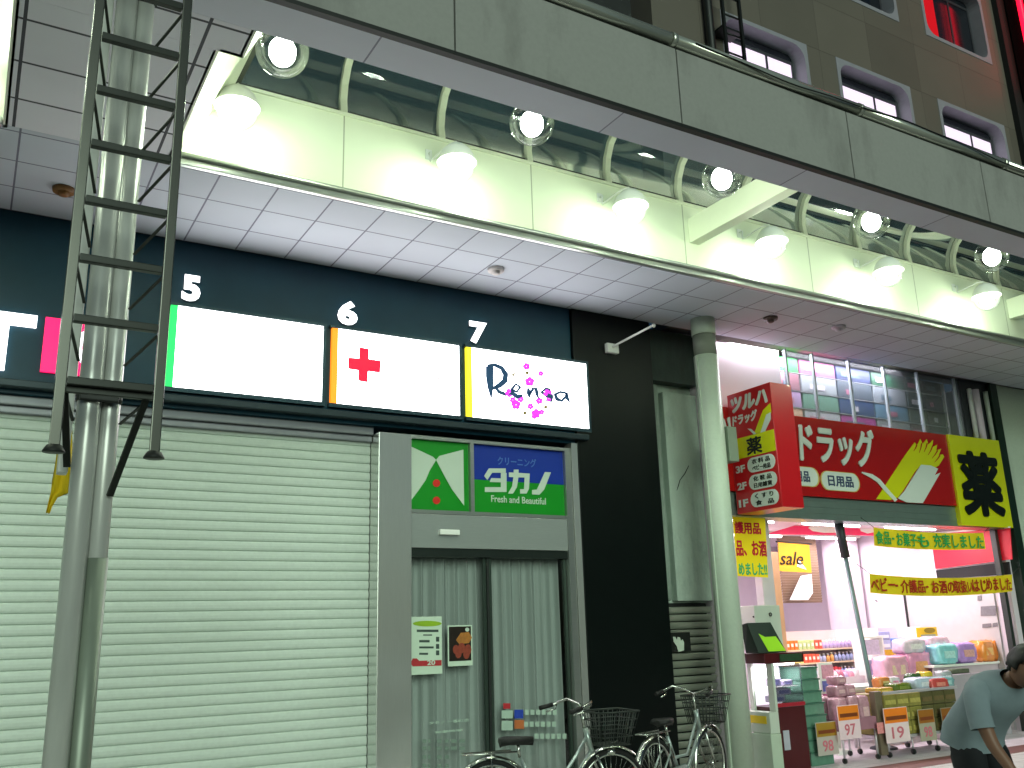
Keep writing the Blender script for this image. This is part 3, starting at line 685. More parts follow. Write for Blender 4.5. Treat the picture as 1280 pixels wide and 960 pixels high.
for x in (8.10, 8.42): part('rail', MB().box(x-.02, x+.02, 7.73, 7.77, 5.87, 11.5), mat('ladder_black', '121514', .5), wl)
for i in range(18): part('rung', MB().tube([(8.121, 7.75, 6.0+.3*i), (8.399, 7.75, 6.0+.3*i)], .014, 8), mat('ladder_black', '121514', .5), wl)
part('stay', MB().box(8.08, 8.44, 7.772, 7.998, 9.4, 9.43), mat('ladder_black', '121514', .5), wl)
# right neighbour
bC = thing('neighbour_building', 'pale green fronted neighbour building at the right edge', 'building', (16, 8, 0))
part('wall', MB().box(13.35, 30, 8.02, 8.6, 0, 4.997), stained('neighbour_paint', 'bccab8', '92a292', .5, 1.0, .5, .8), bC)
part('upper_wall', MB().box(15.45, 30, 8.0, 8.6, 5.06, 15), mat('dark_upper', '14110f', .7), bC)
part('edge_post', MB().box(13.17, 13.345, 7.97, 8.5, 0, 4.997, .006), mat('dark_green_post', '1c3026', .35, .3), bC)
ns = thing('neon_sign', 'tall glowing red neon sign at the upper right corner', 'sign', (15.9, 7.6, 10.6))
part('box', MB().box(15.72, 16.05, 7.25, 7.98, 10.6, 14.5, .02), mat('neon_case', '1a0608', .5), ns)
part('tube', MB().tube([(15.69, 7.4, 10.9), (15.69, 7.4, 14.4)], .05, 10).tube([(15.69, 7.7, 10.9), (15.69, 7.7, 14.4)], .05, 10).box(15.72, 16.05, 7.235, 7.248, 10.7, 14.4), mat('neon_red', 'ff1030', .4, emit=2.2, ecol='ff1030'), ns)
rs = thing('round_sign', 'round pale sign projecting from the wall below the neon sign', 'sign', (15.75, 7.4, 9.3))
part('disc', MB().lathe([(.001, -.05), (.42, -.05), (.45, -.02), (.45, .02), (.42, .05), (.001, .05)], (15.75, 7.3, 10.15), 'X', 30), mat('disc_pale', 'b4b8a8', .4), rs)
part('bracket', MB().box(15.73, 15.77, 7.7, 8.0, 10.1, 10.2), m_dark, rs)
# ---- shopfront shell
part('party_wall', MB().box(7.447, 7.55, 8.0, 13, 0, 4.99), m_lilac, bB)
part('right_wall', MB().box(13.05, 13.165, 8.1, 13, 0, 4.99), m_lilac, bB)
part('back_wall', MB().box(7.552, 13.048, 12.5, 12.7, 0, 4.99), m_lilac, bB)
part('shop_ceiling', MB().box(7.552, 13.048, 8.32, 12.498, 2.92, 3.02), mat('shop_ceiling', 'e6d8e0', .6), bB)
cor = MB()
for i in range(7): cor.box(7.552, 13.1, 8.0+.004*(i % 2), 8.3, 2.782+i*.039, 2.782+i*.039+.0385)
part('shutter_case', cor, mat('case_metal', '8fa39a', .35, .7, var=.12), bB)
part('case_cover', MB().box(7.552, 13.1, 8.06, 8.31, 3.056, 4.08), m_dark, bB)
part('glazing', MB().box(8.86, 12.5, 8.05, 8.058, 4.09, 4.99), glass('shop_glass', (.86, .88, .9), 0.4, .05, .12, (.7, .72, .76)), bB)
for x in (8.90, 9.40, 10.10, 10.82, 11.55, 12.40): part('mullion', MB().box(x-.014, x+.014, 8.03, 8.07, 4.085, 4.995), mat('mullion_white', 'a4aeb4', .4), bB)
part('inner_panel', MB().box(7.56, 8.86, 8.12, 8.16, 4.06, 4.99), mat('lit_white_wall', 'e4dce6', .6, var=.02), bB)
part('upper_backing', MB().box(8.87, 12.55, 9.3, 9.36, 4.0, 4.99), m_lilac, bB)
part('upper_slab', MB().box(7.56, 13.04, 8.32, 12.4, 3.9, 3.98), m_lilac, bB)
part('dark_bay', MB().box(12.52, 13.16, 8.04, 8.1, 4.05, 4.99), mat('bay_grey', '34393e', .5), bB)
for x, c in ((12.66, 'c8ccc8'), (12.80, 'd2c8d4'), (13.06, 'b4c0b4')): part('corner_post', MB().tube([(x, 7.99, 4.085), (x, 7.99, 4.85)], .035 if x != 12.8 else .06, 12), mat('post_'+c, c, .4), bB)
area('upper_light', (9.6, 8.14, 4.985), 3.2, .12, 85, (1, .95, 1), bB); area('upper_light', (8.2, 8.07, 4.97), 1.2, .05, 5, (1, .93, 1), bB)
# goods behind the upper glass
cols = [['10a838', '8c5a68', 'b090b8', 'd8b090'], ['a84c80', '90989c', '5c8c78', 'b8bcc0'], ['0c2458', '4c5864', '203c68', 'a02c88'], ['1c5038', '848c94', '5c8098', '8c9498'], ['30463f', '1f3436', '4a5450', '5a4850'], ['23282c', '2c3034', '3c3a3c', '2a2c30']]
cx = [8.96, 9.40, 10.11, 10.84, 11.58, 12.0]; cw = [.38, .58, .60, .60, .34, .34]
cz = [4.78, 4.53, 4.30, 4.08]; ch_ = [.20, .236, .216, .206]
rk = thing('display_rack', 'white display rack behind the upstairs window above the red sign', 'rack', (10.6, 8.3, 4.0))
for z in cz: part('shelf', MB().box(8.93, 12.45, 8.26, 8.50, z-.010, z-.002), mat('rack_grey', 'b0b4b8', .4), rk)
for x in (8.915, 12.465): part('upright', MB().box(x-.012, x+.012, 8.26, 8.50, 3.982, 4.98), m_white, rk)
cn = {'18b43c': 'green', 'b0688c': 'mauve', '142c5a': 'navy'}
rown = ['top', 'second', 'third', 'lowest']; coln = ['first', 'second', 'third', 'fourth', 'fifth', 'sixth']
for i in range(6):
    for j in range(4):
        c = cols[i][j]; w = [.40, .68, .70, .71, .39, .40][i]; 
        t = thing('carton', '%s carton on the %s shelf upstairs, %s pane from the left' % (cn.get(c, ['pale', 'grey', 'dull', 'dark'][(i+j) % 4]), rown[j], coln[i]), 'carton', (cx[i]+w/2, 8.48, cz[j]), 'goods behind the upstairs window')
        part('box', MB().box(cx[i], cx[i]+w, 8.265, 8.48, cz[j], cz[j]+ch_[j], .012), mat('carton_'+c, c, .5, var=.3, scale=14), t)
        part('label', MB().box(cx[i]+w*(.12+.1*(j % 3)), cx[i]+w*(.4+.12*((i+j) % 3)), 8.259, 8.264, cz[j]+.05, cz[j]+.12), [mat('carton_label', 'd0ccd4', .5, var=.3, scale=20), mat('carton_band', '4a6070', .5, var=.4, scale=20), mat('carton_patch', 'b8708c', .5, var=.4, scale=20)][(i*2+j) % 3], t)

# ---- main sign
m_sred = mat('sign_red', 'a3100c', .18, var=.06, coat=.6); m_sye = mat('sign_yellow', 'ccd010', .22, var=.04, coat=.5)
m_let = mat('letter_white', 'cdd8d0', .35, var=.03); m_lety = mat('letter_edge', 'c8b060', .4); m_blk = mat('letter_black', '0c120e', .35)
ms = thing('shop_sign', 'long red drugstore sign with white katakana, brush mark and yellow end panel', 'sign', (10.3, 8, 2.8))
YM = 7.96
part('panel', MB().box(7.50, 11.90, YM, 8.05, 3.062, 4.082, .006), m_sred, ms)
part('yellow_panel', MB().box(11.903, 13.10, YM-.03, 8.05, 2.79, 4.086, .006), m_sye, ms)
textpx('lettering', 'ドラッグ', m_let, ms, (1000, 577, 1090, 538), YM-.012, .014, .035, .12)
a = at(905, 545, YM); text('lettering', 'ツルハ', m_let, ms, (7.56, YM-.012, 3.50), XD, ZD, 1.18, .46, .014, .05, .15)
text('symbol', '薬', m_blk, ms, (12.00, YM-.042, 2.93), XD, ZD, .95, .94, .012, .036)
def pill(parent, pts_c, w, h, Yp, s, fs):
    cx_, cz_ = pts_c; P = []
    for sx_, a0 in ((1, -90), (-1, 90)):
        for i in range(9):
            t = R(a0+180*i/8); P.append(Vector((cx_+sx_*(w/2-h/2)+h/2*math.cos(t), Yp, cz_+h/2*math.sin(t))))
    part('pill', MB().poly3([p+Vector((0, .002, 0)) for p in [Vector((cx_, Yp, cz_))+(q-Vector((cx_, Yp, cz_)))*1.06 for q in P]], (0, -.004, 0)), m_lety, parent)
    part('pill', MB().poly3(P, (0, -.005, 0)), m_let, parent)
    text('lettering', s, mat('letter_blue', '2c3c5c', .5), parent, (cx_-w*.34, Yp-.006, cz_-h*.3), XD, ZD, w*.68, h*.6, .003, fs)
q = at(1050, 602, YM); pill(ms, (q.x, q.z), at(1073, 602, YM).x-at(1027, 602, YM).x, .235, YM-.006, '日用品', .03)
q2 = at(1022, 598, YM); w2 = .95; pill(ms, (q2.x-w2/2, q2.z+.01), w2, .235, YM-.006, 'ベビー用品', .03)
part('brush', MB().polyY([(1095, 624), (1131, 569), (1143, 553), (1146, 557), (1150, 549), (1153, 555), (1158, 549), (1160, 556), (1166, 550), (1165, 559), (1171, 556), (1170, 563), (1176, 561), (1173, 569), (1178, 568), (1180, 571), (1173, 582), (1166, 586), (1150, 582), (1143, 590), (1128, 614), (1122, 622), (1113, 625)], YM-.003, .006), m_sye, ms)
part('brush', MB().polyY([(1122, 623), (1130, 614), (1145, 590), (1151, 581), (1163, 582), (1172, 586), (1168, 594), (1175, 591), (1168, 603), (1153, 629), (1133, 628)], YM-.006, .008), m_let, ms)
gp = MB()
for q0, q1 in (((1146, 556), (1142, 564)), ((1152, 554), (1149, 566)), ((1159, 554), (1155, 565)), ((1166, 557), (1160, 569)), ((1172, 563), (1165, 573)), ((1175, 569), (1168, 578)), ((1170, 592), (1162, 601))): gp.stroke([q0, ((q0[0]+q1[0])/2+.5, (q0[1]+q1[1])/2), q1], [1.6, 1.2, .4], YM-.010, .002)
part('brush_gap', gp, m_sred, ms)
st = MB().stroke([(1077, 590.5), (1089, 595), (1098, 601), (1108, 613), (1120, 626)], [1.5, 5, 5, 4.5, 4], YM-.008, .006)
part('brush', st, m_let, ms)
# ---- blade sign
bs = thing('blade_sign', 'red box sign projecting over the entrance listing three floors', 'sign', (7.9, 7.6, 2.79))
BX, BY0, BY1, BZ0, BZ1 = 7.72, 7.25, 7.955, 2.79, 4.22
part('box', MB().box(BX, BX+.34, BY0, BY1, BZ0, BZ1, .006), mat('blade_red', 'b8121a', .3, var=.05, coat=.3), bs)
YDn = Vector((0, -1, 0))
def bl(u, v, off=.001): return Vector((BX-off, BY1-u*(BY1-BY0), BZ1-v*(BZ1-BZ0)))
def btext(s, u0, v0, u1, v1, m, bold=.03, shear=0, off=.002, nm='lettering'):
    return text(nm, s, m, bs, bl(u0, v1, off), YDn, ZD, (u1-u0)*(BY1-BY0), (v1-v0)*(BZ1-BZ0), .004, bold, shear)
def bpoly(nm, uv, m, off=.001, t=.003): part(nm, MB().poly3([bl(u, v, off) for u, v in uv], (-t, 0, 0)), m, bs)
btext('ツルハ', .08, .035, .92, .165, m_let, .06, .15); btext('ドラッグ', .08, .185, .66, .275, m_let, .045, .12)
bpoly('brush', [(.55, .38), (.80, .21), (.97, .17), (.97, .25), (.72, .385)], m_sye, .001); bpoly('brush', [(.70, .385), (.86, .255), (.96, .245), (.95, .30), (.80, .385)], m_let, .003)
bpoly('brush', [(.42, .325), (.50, .335), (.60, .385), (.55, .385)], m_let, .005)
bpoly('yellow_panel', [(.05, .385), (.985, .385), (.985, .555), (.05, .555)], m_sye, .001); btext('薬', .36, .405, .70, .545, m_blk, .022, nm='symbol', off=.005)
for f_, v, s1, s2 in (('3F', .565, '衣 料 品', 'ベビー用品'), ('2F', .705, '化 粧 品', '日用雑貨'), ('1F', .845, 'く す り', '食   品')):
    btext(f_, .06, v+.045, .27, v+.105, m_let, .035)
    P = []
    for sx_, a0 in ((1, -90), (-1, 90)):
        for i in range(9):
            t_ = R(a0+180*i/8); P.append((.64+sx_*.19+.12*math.cos(t_), v+.065-.06*math.sin(t_)))
    bpoly('pill', P, m_let); btext(s1, .44, v+.018, .84, v+.058, m_blk, .02, off=.004); btext(s2, .44, v+.072, .84, v+.112, m_blk, .02, off=.004)
part('bracket', MB().box(7.80, 7.96, 7.956, 7.998, 2.95, 4.05), m_dark, bs)

# ================================================================ inside the drugstore
PK = (1, .86, .93)
for x in (8.7, 10.4, 12.1):
    for y in (8.9, 10.4):
        t = thing('ceiling_light', 'white tube light on the drugstore ceiling, %s from the left, %s row' % ({8.7: 'first', 10.4: 'second', 12.1: 'third'}[x], 'front' if y < 9 else 'rear'), 'light', (x, y, 2.84), 'tube lights on the drugstore ceiling')
        part('housing', MB().box(x-.6, x+.6, y-.09, y+.09, 2.87, 2.918, .006), m_white, t)
        part('tube', MB().tube([(x-.57, y, 2.855), (x+.57, y, 2.855)], .016, 10), mat('shop_tube', (1, .95, .98), emit=9, ecol=(1, .93, .97)), t)
        area('shop_light', (x, y, 2.835), 1.2, .16, 30, PK, t)
def P4(px, Y):
    x0, y0, x1, y1 = px; xm, ym = (x0+x1)/2, (y0+y1)/2
    return at(x0, ym, Y).x, at(x1, ym, Y).x, at(xm, y1, Y).z, at(xm, y0, Y).z
def slab(px, Y, d, bev=0, mb=None):
    a_, b_, c_, e_ = P4(px, Y); return (mb or MB()).box(a_, b_, Y, Y+d, c_, e_, bev)
def cc(c, **k): return mat('c_'+c, c, k.pop('rough', .5), **k)
# big fittings
part('door_jamb', slab((960, 640, 975, 960), 8.32, .12, .004), mat('jamb_white', 'd2ccd4', .4), bB)
part('post', slab((975, 690, 986, 960), 9.0, .1), mat('post_orange', 'd0a07c', .5), bB)
for px, Y in (((1060, 664, 1088, 960), 10.6), ((1148, 664, 1172, 960), 10.4)):
    a_, b_, c_, e_ = P4(px, Y); part('pillar', MB().box(a_, b_, Y, Y+.3, 0, 2.918), mat('pillar_lilac', 'd8ccd8', .5), bB)
def atX(x, y, X):
    d = ray(x, y); return EYE+d*((X-EYE.x)/d.x)
def polyX(px, X, t=.004): return MB().poly3([atX(x, y, X) for x, y in px], (-t, 0, 0))
pd = part('partition', MB().box(13.02, 13.048, 8.35, 9.85, 0, 1.98), mat('partition_grey', 'c0c0c0', .5), bB)
part('trim', MB().box(13.0, 13.019, 9.84, 9.87, 0, 2.0).box(13.0, 13.019, 8.35, 9.838, 1.981, 2.0), m_dark, pd)
for px in ((1226, 757, 1245, 769), (1228, 779, 1239, 784), (1241, 778, 1247, 783), (1222, 744, 1227, 750)):
    part('notice', polyX([(px[0], px[1]+1), (px[2], px[1]), (px[2], px[3]), (px[0], px[3]+1)], 13.015), mat('notice_grey', '77777a', .5, var=.3, scale=40), pd)
part('dark_opening', polyX([(1170, 713), (1262, 702), (1264, 718), (1172, 724)], 13.045, .006), m_joint, bB)
part('post', MB().box(12.93, 13.0, 8.12, 8.2, 0, 2.78), mat('post_dark', '2c3430', .4), bB)
hd = thing('valance', 'long pink red header board with white clouds on the shop ceiling', 'board', (10, 9.6, 2.6))
part('board', MB().polyY([(955, 668), (1000, 655), (1040, 650), (1175, 660), (1175, 672), (1060, 669)], 9.6, .02), mat('valance_pink', 'e0205c', .5, emit=.12, ecol='e0205c'), hd)
for px in ([(1010, 660), (1016, 655), (1028, 653), (1040, 655), (1052, 652), (1056, 666), (1030, 666), (1016, 664)], [(1072, 655), (1090, 654), (1104, 656), (1100, 664), (1084, 667), (1076, 664)]): part('cloud', MB().polyY(px, 9.576, .004), m_white, hd)
rb_ = thing('red_board', 'bright red board along the right hand shop wall below the ceiling', 'board', (13, 8.9, 2.2))
part('board', polyX([(1164, 668), (1263, 660), (1266, 699), (1170, 711)], 13.02, .015), mat('board_red', 'e0102c', .45, var=.05), rb_)
part('edge', polyX([(1164, 666), (1263, 658), (1263, 660), (1164, 668)], 13.0, .03), m_white, rb_)
ps = thing('poster', 'tall yellow poster with red lettering at the shop entrance left', 'poster', at(940, 722, 8.12))
part('sheet', MB().polyY([(915, 640), (956, 645), (960, 722), (922, 720)], 8.12, .004), mat('poster_yellow', 'f0d818', .5, var=.03, emit=.12, ecol='f0d818'), ps)  # faint emission brightens the paper; the sheet is no lamp
m_pred = mat('poster_redink', 'd01838', .5)
textpx('lettering', '護用品', m_pred, ps, (919, 667, 950, 653), 8.112, .003, .03); textpx('lettering', '品、お酒', m_pred, ps, (921, 695, 957, 676), 8.112, .003, .03)
textpx('lettering', 'めました!!', mat('poster_green', '48b878', .5), ps, (924, 719, 958, 704), 8.112, .003, .03)
def banner(label, pts, Y, c, txt, tc, box, sag):
    t = thing('banner', label, 'banner', at(pts[0][0], pts[0][1], Y), 'paper banners hung across the shopfront')
    m = MB(); rows = []; n = 16
    for i in range(n+1):
        u = i/n; xt = pts[0][0]+(pts[1][0]-pts[0][0])*u; yt = pts[0][1]+(pts[1][1]-pts[0][1])*u+sag*4*u*(1-u)
        xb = pts[3][0]+(pts[2][0]-pts[3][0])*u; yb = pts[3][1]+(pts[2][1]-pts[3][1])*u+sag*4*u*(1-u)
        A, B = at(xt, yt, Y), at(xb, yb, Y); w = .01*math.sin(i*1.3)
        rows.append([m.bm.verts.new(p) for p in (A+Vector((0, w, 0)), B+Vector((0, w, 0)), B+Vector((0, w+.003, 0)), A+Vector((0, w+.003, 0)))])
    for p, q_ in zip(rows, rows[1:]):
        for k in range(4): m.bm.faces.new([p[k], p[(k+1) % 4], q_[(k+1) % 4], q_[k]])
    m.bm.faces.new(rows[0]); m.bm.faces.new(rows[-1][::-1])
    part('sheet', m, c, t)
    for s_, x0, x1 in txt:
        u = ((x0+x1)/2-pts[0][0])/(pts[1][0]-pts[0][0]); dy = sag*4*u*(1-u)
        yt = pts[0][1]+(pts[1][1]-pts[0][1])*u+dy; yb = pts[3][1]+(pts[2][1]-pts[3][1])*u+dy
        if s_ == '・': ym = (yt+yb)/2; textpx('lettering', s_, tc, t, ((x0+x1)/2-1.5, ym+1.5, (x0+x1)/2+1.5, ym-1.5), Y-.018, .003, .0); continue
        textpx('lettering', s_, tc, t, (x0, yb-(yb-yt)*.14, x1, yt+(yb-yt)*.14), Y-.018, .003, .02)
    part('string', MB().tube([at(pts[0][0], pts[0][1], Y), at(pts[0][0]-16, pts[0][1]-12, Y)], .004, 6).tube([at(pts[1][0], pts[1][1], Y), at(pts[1][0]+12, pts[1][1]-14, Y)], .004, 6), m_dark, t)
m_byel = mat('banner_yellow', 'dcc414', .6, var=.05, emit=.05, ecol='dcc414')  # slight glow given to banner paper, with no lamp in it
banner('yellow banner with red Japanese lettering across the shopfront, lower one', [(1087, 717), (1266, 718), (1266, 739), (1088, 741)], 7.985, m_byel, [('ベビー', 1090, 1118), ('・', 1119, 1123), ('介護品', 1127, 1155), ('・', 1157, 1161), ('お酒の', 1166, 1192), ('取扱い', 1194, 1215), ('はじ', 1217, 1232), ('めました', 1234, 1263)], mat('banner_red', 'a82a10', .6), None, 5)
banner('yellow banner with green Japanese lettering across the shopfront, upper one', [(1092, 659), (1230, 666), (1233, 686), (1093, 682)], 8.0, m_byel, [('食品', 1096, 1112), ('・', 1114, 1119), ('お菓子', 1122, 1145), ('も', 1148, 1160), ('充実しました', 1168, 1228)], mat('banner_green', '2aa050', .6), None, 3)
pl = thing('banner_pole', 'thin leaning grey green pole with dark upper sleeve at the shop entrance', 'pole', at(1092, 870, 8.25))
A, B, Cc = at(1047, 648, 8.25), at(1057, 697, 8.25), at(1092, 872, 8.25)
k_ = Cc+(Cc-B).normalized()*.62
part('sleeve', MB().tube([A, B], .058, 14), mat('sleeve_dark', '1a2228', .5), pl); part('shaft', MB().tube([B, Cc, k_], .030, 12), mat('shaft_green', '6a8080', .4, .3), pl)
part('foot', MB().lathe([(.001, .05), (.05, .05), (.16, .02), (.17, 0), (.001, 0)], (k_.x, k_.y, 0)).tube([(k_.x, k_.y, .03), k_], .03), mat('sleeve_dark', '1a2228', .5), pl)
sf = thing('sale_flag', 'orange yellow flag with black handwriting hanging inside the shop', 'flag', at(993, 716, 9.5))
part('cloth', MB().polyY([(972, 678), (1011, 681), (1014, 716), (974, 714)], 9.5, .01), mat('flag_orange', 'd8980c', .7, var=.12), sf)
textpx('lettering', 'sale', m_blk, sf, (975, 706, 1003, 690), 9.485, .003, .01, .3)
part('star', MB().polyY([(998, 699), (1008, 712), (996, 708)], 9.485, .003), m_white, sf)
part('rod', MB().tube([at(970, 677, 9.5), at(1014, 680, 9.5)], .012, 8), m_dark, sf)
bn = MB(); a_, b_, c_, e_ = P4((975, 668, 1023, 752), 10.8)
for i in range(26): bn.bar((a_, 10.8, c_+(e_-c_)*i/26), (b_, 10.8, c_+(e_-c_)*i/26), .01, (e_-c_)/27, up=(0, -.4, 1))
bn_ = thing('slatted_blind', 'brown slatted blind at the back of the shop behind the orange flag', 'blind', (a_, 10.8, c_)); part('slats', bn, mat('blind_brown', '86705c', .6), bn_); part('head_rail', MB().box(a_, b_, 10.78, 10.84, e_, e_+.05), m_white, bn_)
wp = thing('paper_sheet', 'white slanted paper sheet pinned on the brown blind', 'paper', at(1000, 750, 10.7)); part('sheet', MB().polyY([(987, 750), (1001, 720), (1014, 718), (1016, 741), (1010, 750)], 10.7, .004), m_white, wp)
wc = thing('wall_box', 'shallow white box fixed high on the pale back wall', 'box', at(1137, 770, 10.3)); part('body', slab((1115, 752, 1161, 769), 10.3, .2, .01), m_white, wc); part('edge', slab((1115, 769.3, 1161, 771), 10.28, .2), m_dark, wc)
part('bracket', MB().tube([at(1094, 750, 10.42), at(1102, 756, 10.42), at(1116, 752, 10.42)], .008, 6), m_dark, wc)

# ---- showcase at the entrance
sh_ = thing('display_case', 'lit glass display case on a dark red cabinet with lime price card', 'display case', (7.95, 7.9, 0))
m_maroon = mat('maroon', '4a1014', .35, var=.15); m_case = mat('case_white', 'c2ccbe', .4, var=.04)
part('cabinet', MB().box(7.78, 8.22, 7.70, 8.05, .0, .66, .008), m_maroon, sh_)
part('kick_plate', MB().box(7.62, 7.776, 7.66, 7.95, 0, .40, .008), mat('kick_white', 'b4c4b0', .5), sh_)
sp_ = part('side_panel', MB().box(7.64, 7.776, 7.67, 8.05, .402, .62, .006).box(7.74, 7.776, 7.67, 7.76, .621, 1.12, .004).box(7.74, 7.776, 7.99, 8.05, .621, 1.12), m_case, sh_)
part('yellow_label', MB().box(7.634, 7.639, 7.72, 8.0, .50, .58), mat('label_yellow', 'e0c010', .5), sp_)
part('back', MB().box(7.78, 8.22, 8.03, 8.05, .665, 1.12), mat('case_inside', 'eee4f0', .4, emit=.9, ecol='f4e6f6'), sh_)  # back lining emits, so the lit look is put into its colour
part('glass_front', MB().box(7.79, 8.22, 7.705, 7.711, .69, 1.11), glass('case_glass', (.98, .98, 1), .8, .03), sh_)
part('shelf', MB().box(7.79, 8.21, 7.74, 8.02, .86, .868), m_white, sh_)
part('rail', MB().box(7.78, 8.22, 7.69, 7.703, .662, .70), mat('case_rail', 'a82030', .4), sh_)
part('header', MB().box(7.64, 8.24, 7.66, 8.05, 1.122, 1.23, .008), m_maroon, sh_)
part('segment_display', MB().box(7.86, 8.20, 7.65, 7.658, 1.14, 1.215), mat('segment_green', '2c4830', .4, var=.5, scale=40), sh_)
part('tube', MB().tube([(7.82, 7.78, 1.10), (8.2, 7.78, 1.10)], .012, 8), mat('case_tube', (1, .97, 1), emit=7, ecol=(1, .97, 1)), sh_)
area('case_light', (8.0, 7.85, 1.09), .36, .2, 12, (1, .95, 1), sh_)
pcd = part('card_holder', MB().hexa([(7.62, 7.72, 1.235), (7.98, 7.66, 1.235), (7.98, 7.86, 1.235), (7.62, 7.92, 1.235), (7.56, 7.80, 1.56), (7.86, 7.74, 1.56), (7.88, 7.86, 1.54), (7.58, 7.92, 1.54)]), mat('holder_dark', '1c2c22', .5), sh_)
part('lime_card', MB().hexa([(7.74, 7.690, 1.25), (7.965, 7.652, 1.25), (7.965, 7.656, 1.25), (7.74, 7.694, 1.25), (7.66, 7.765, 1.48), (7.85, 7.733, 1.48), (7.85, 7.737, 1.48), (7.66, 7.769, 1.48)]), mat('lime_card', '9cd81c', .5, emit=.05, ecol='9cd81c'), pcd)
part('notice', MB().box(7.84, 7.93, 7.692, 7.698, .22, .42), mat('notice_lilac', 'b0b0bc', .5), sh_)
bt = thing('cabinet_box', 'white box with black lock standing behind the display case', 'box', (7.9, 8.3, 1.2))
x0, x1, z0, z1 = P4((936, 757, 968, 785), 8.3); part('body', MB().box(x0, x1, 8.2, 8.45, z0-.25, z1, .01), m_case, bt)
p = at(963, 768, 8.19); part('lock', MB().lathe([(.012, -.005), (.024, -.006), (.024, 0), (.012, 0), (.012, -.005)], (p.x, 8.192, p.z), 'Y', 14), m_blk, bt); p = at(942, 771, 8.19); part('knob', MB().ball((p.x, 8.192, p.z), .012, seg=8), m_blk, bt)
for i, (x, z, w, h) in enumerate(((7.84, .702, .2, .07), (7.92, .773, .22, .07), (7.86, .869, .14, .09), (8.03, .869, .15, .06))):
    t = thing('packet', 'white packet in the lit display case, %s' % ['lowest on its floor', 'second in the floor stack', 'on the shelf at left', 'flat on the shelf at right'][i], 'packet', (x+w/2, 7.85, z), 'white packets in the display case')
    part('body', MB().box(x, x+w, 7.80, 7.92, z, z+h, .012), mat('packet_white', 'd8d0ea', .4, var=.1), t); part('label', MB().box(x+.03, x+w-.03, 7.795, 7.799, z+.015, z+h-.018), cc('8c88c8'), t)
# ---- stacked green crates
def crate(x, y, z, w, d, h, label):
    t = thing('crate', label, 'crate', (x, y, z), 'green plastic crates stacked by the display case')
    m = MB().box(x-w/2, x+w/2, y-d/2, y-d/2+.012, z, z+h-.022).box(x-w/2, x+w/2, y+d/2-.012, y+d/2, z, z+h-.022).box(x-w/2, x-w/2+.012, y-d/2+.0125, y+d/2-.0125, z, z+h-.022).box(x+w/2-.012, x+w/2, y-d/2+.0125, y+d/2-.0125, z, z+h-.022).box(x-w/2+.0125, x+w/2-.0125, y-d/2+.0125, y+d/2-.0125, z, z+.01)
    part('body', m, mat('crate_green', '5f8a76', .35, var=.25, scale=20), t)
    part('rim', MB().box(x-w/2-.012, x+w/2+.012, y-d/2-.012, y+d/2+.012, z+h-.0215, z+h-.003, .004), mat('crate_rim', '3e6a58', .35), t)
    part('goods', MB().pillow(x-w/2+.02, x+w/2-.02, y-d/2+.02, y+d/2-.02, z+.015, z+h-.03, 6, .05), mat('crate_goods', 'a8bcb4', .4, var=.4, scale=25), t)
for i in range(8):
    crate(8.52-.012*i, 7.95, .02+.13*i if i else .001, .36-.012*i, .30, .13 if i else .149, 'green plastic crate, %s from the floor in the stack' % (['lowest', 'second', 'third', 'fourth', 'fifth', 'sixth', 'seventh', 'topmost, eighth'][i]))
def pricecard(label, px, Y, top, low, inked='97'):
    t = thing('price_card', label, 'price card', at((px[0]+px[2])/2, px[3], Y), 'price cards on the front wagons')
    x0, x1, z0, z1 = P4(px, Y); zm = z0+(z1-z0)*.56
    part('sheet', MB().box(x0, x1, Y, Y+.004, z0, z1), mat('cardsheet_'+low, low, .5), t); part('heading', MB().box(x0+.008, x1-.008, Y-.003, Y-.0005, zm, z1-.008), mat('cardhead_'+top, top, .5), t)
    text('lettering', inked, mat('card_ink', 'd07080', .5), t, (x0+(x1-x0)*.25, Y-.003, z0+(zm-z0)*.2), XD, ZD, (x1-x0)*.5, (zm-z0)*.6, .002, .01)
    part('heading_print', MB().box(x0+.03, x1-.03, Y-.005, Y-.0035, zm+(z1-zm)*.2, zm+(z1-zm)*.45), mat('card_print', '7a3a10', .5), t); return t
pricecard('dim brown and white price card hanging on the green crate stack', (1021, 902, 1047, 944), 7.72, 'a07c20', 'b8b0a8', '98')
pricecard('bright orange and white price card before the pink packs', (1048, 881, 1075, 924), 7.64, 'f08418', 'f0d4dc')
pricecard('bright orange and white price card on the olive box wagon', (1106, 884, 1136, 928), 7.60, 'f08018', 'f0d8dc', '19')
pricecard('dim orange and grey price card at the middle of the olive wagon', (1149, 886, 1169, 926), 7.60, '9c6218', 'a8a490', '98')
pricecard('darkest price card at the right end of the olive wagon beside the person', (1178, 884, 1197, 924), 7.60, '8c5614', '968c78', '58')
# ---- pink wagon
m_wire = mat('wire_white', 'c8c4c8', .35, .4)
wg = thing('wagon', 'low white wire wagon heaped with dusky pink packs', 'wagon', (9.0, 7.85, 0))
part('bin', MB().box(8.74, 9.34, 7.68, 7.70, .34, .47).box(8.74, 9.34, 8.1, 8.12, .34, .47).box(8.74, 8.76, 7.701, 8.099, .34, .47).box(9.32, 9.34, 7.701, 8.099, .34, .47).box(8.76, 9.32, 7.70, 8.1, .34, .355), mat('bin_pink', 'a07080', .5, var=.2), wg)
for x in (8.76, 9.32):
    for y in (7.70, 8.10): part('leg', MB().tube([(x, y, .05), (x, y, .34)], .012, 8), m_wire, wg); part('castor', MB().lathe([(.001, -.012), (.03, -.012), (.03, .012), (.001, .012)], (x, y, .03), 'X', 14), m_blk, wg)
lay = [(8.76, 7.705), (8.95, 7.705), (9.13, 7.705), (8.78, 7.90), (8.97, 7.90), (9.14, 7.90), (8.85, 7.78), (9.04, 7.80), (8.94, 7.84)]
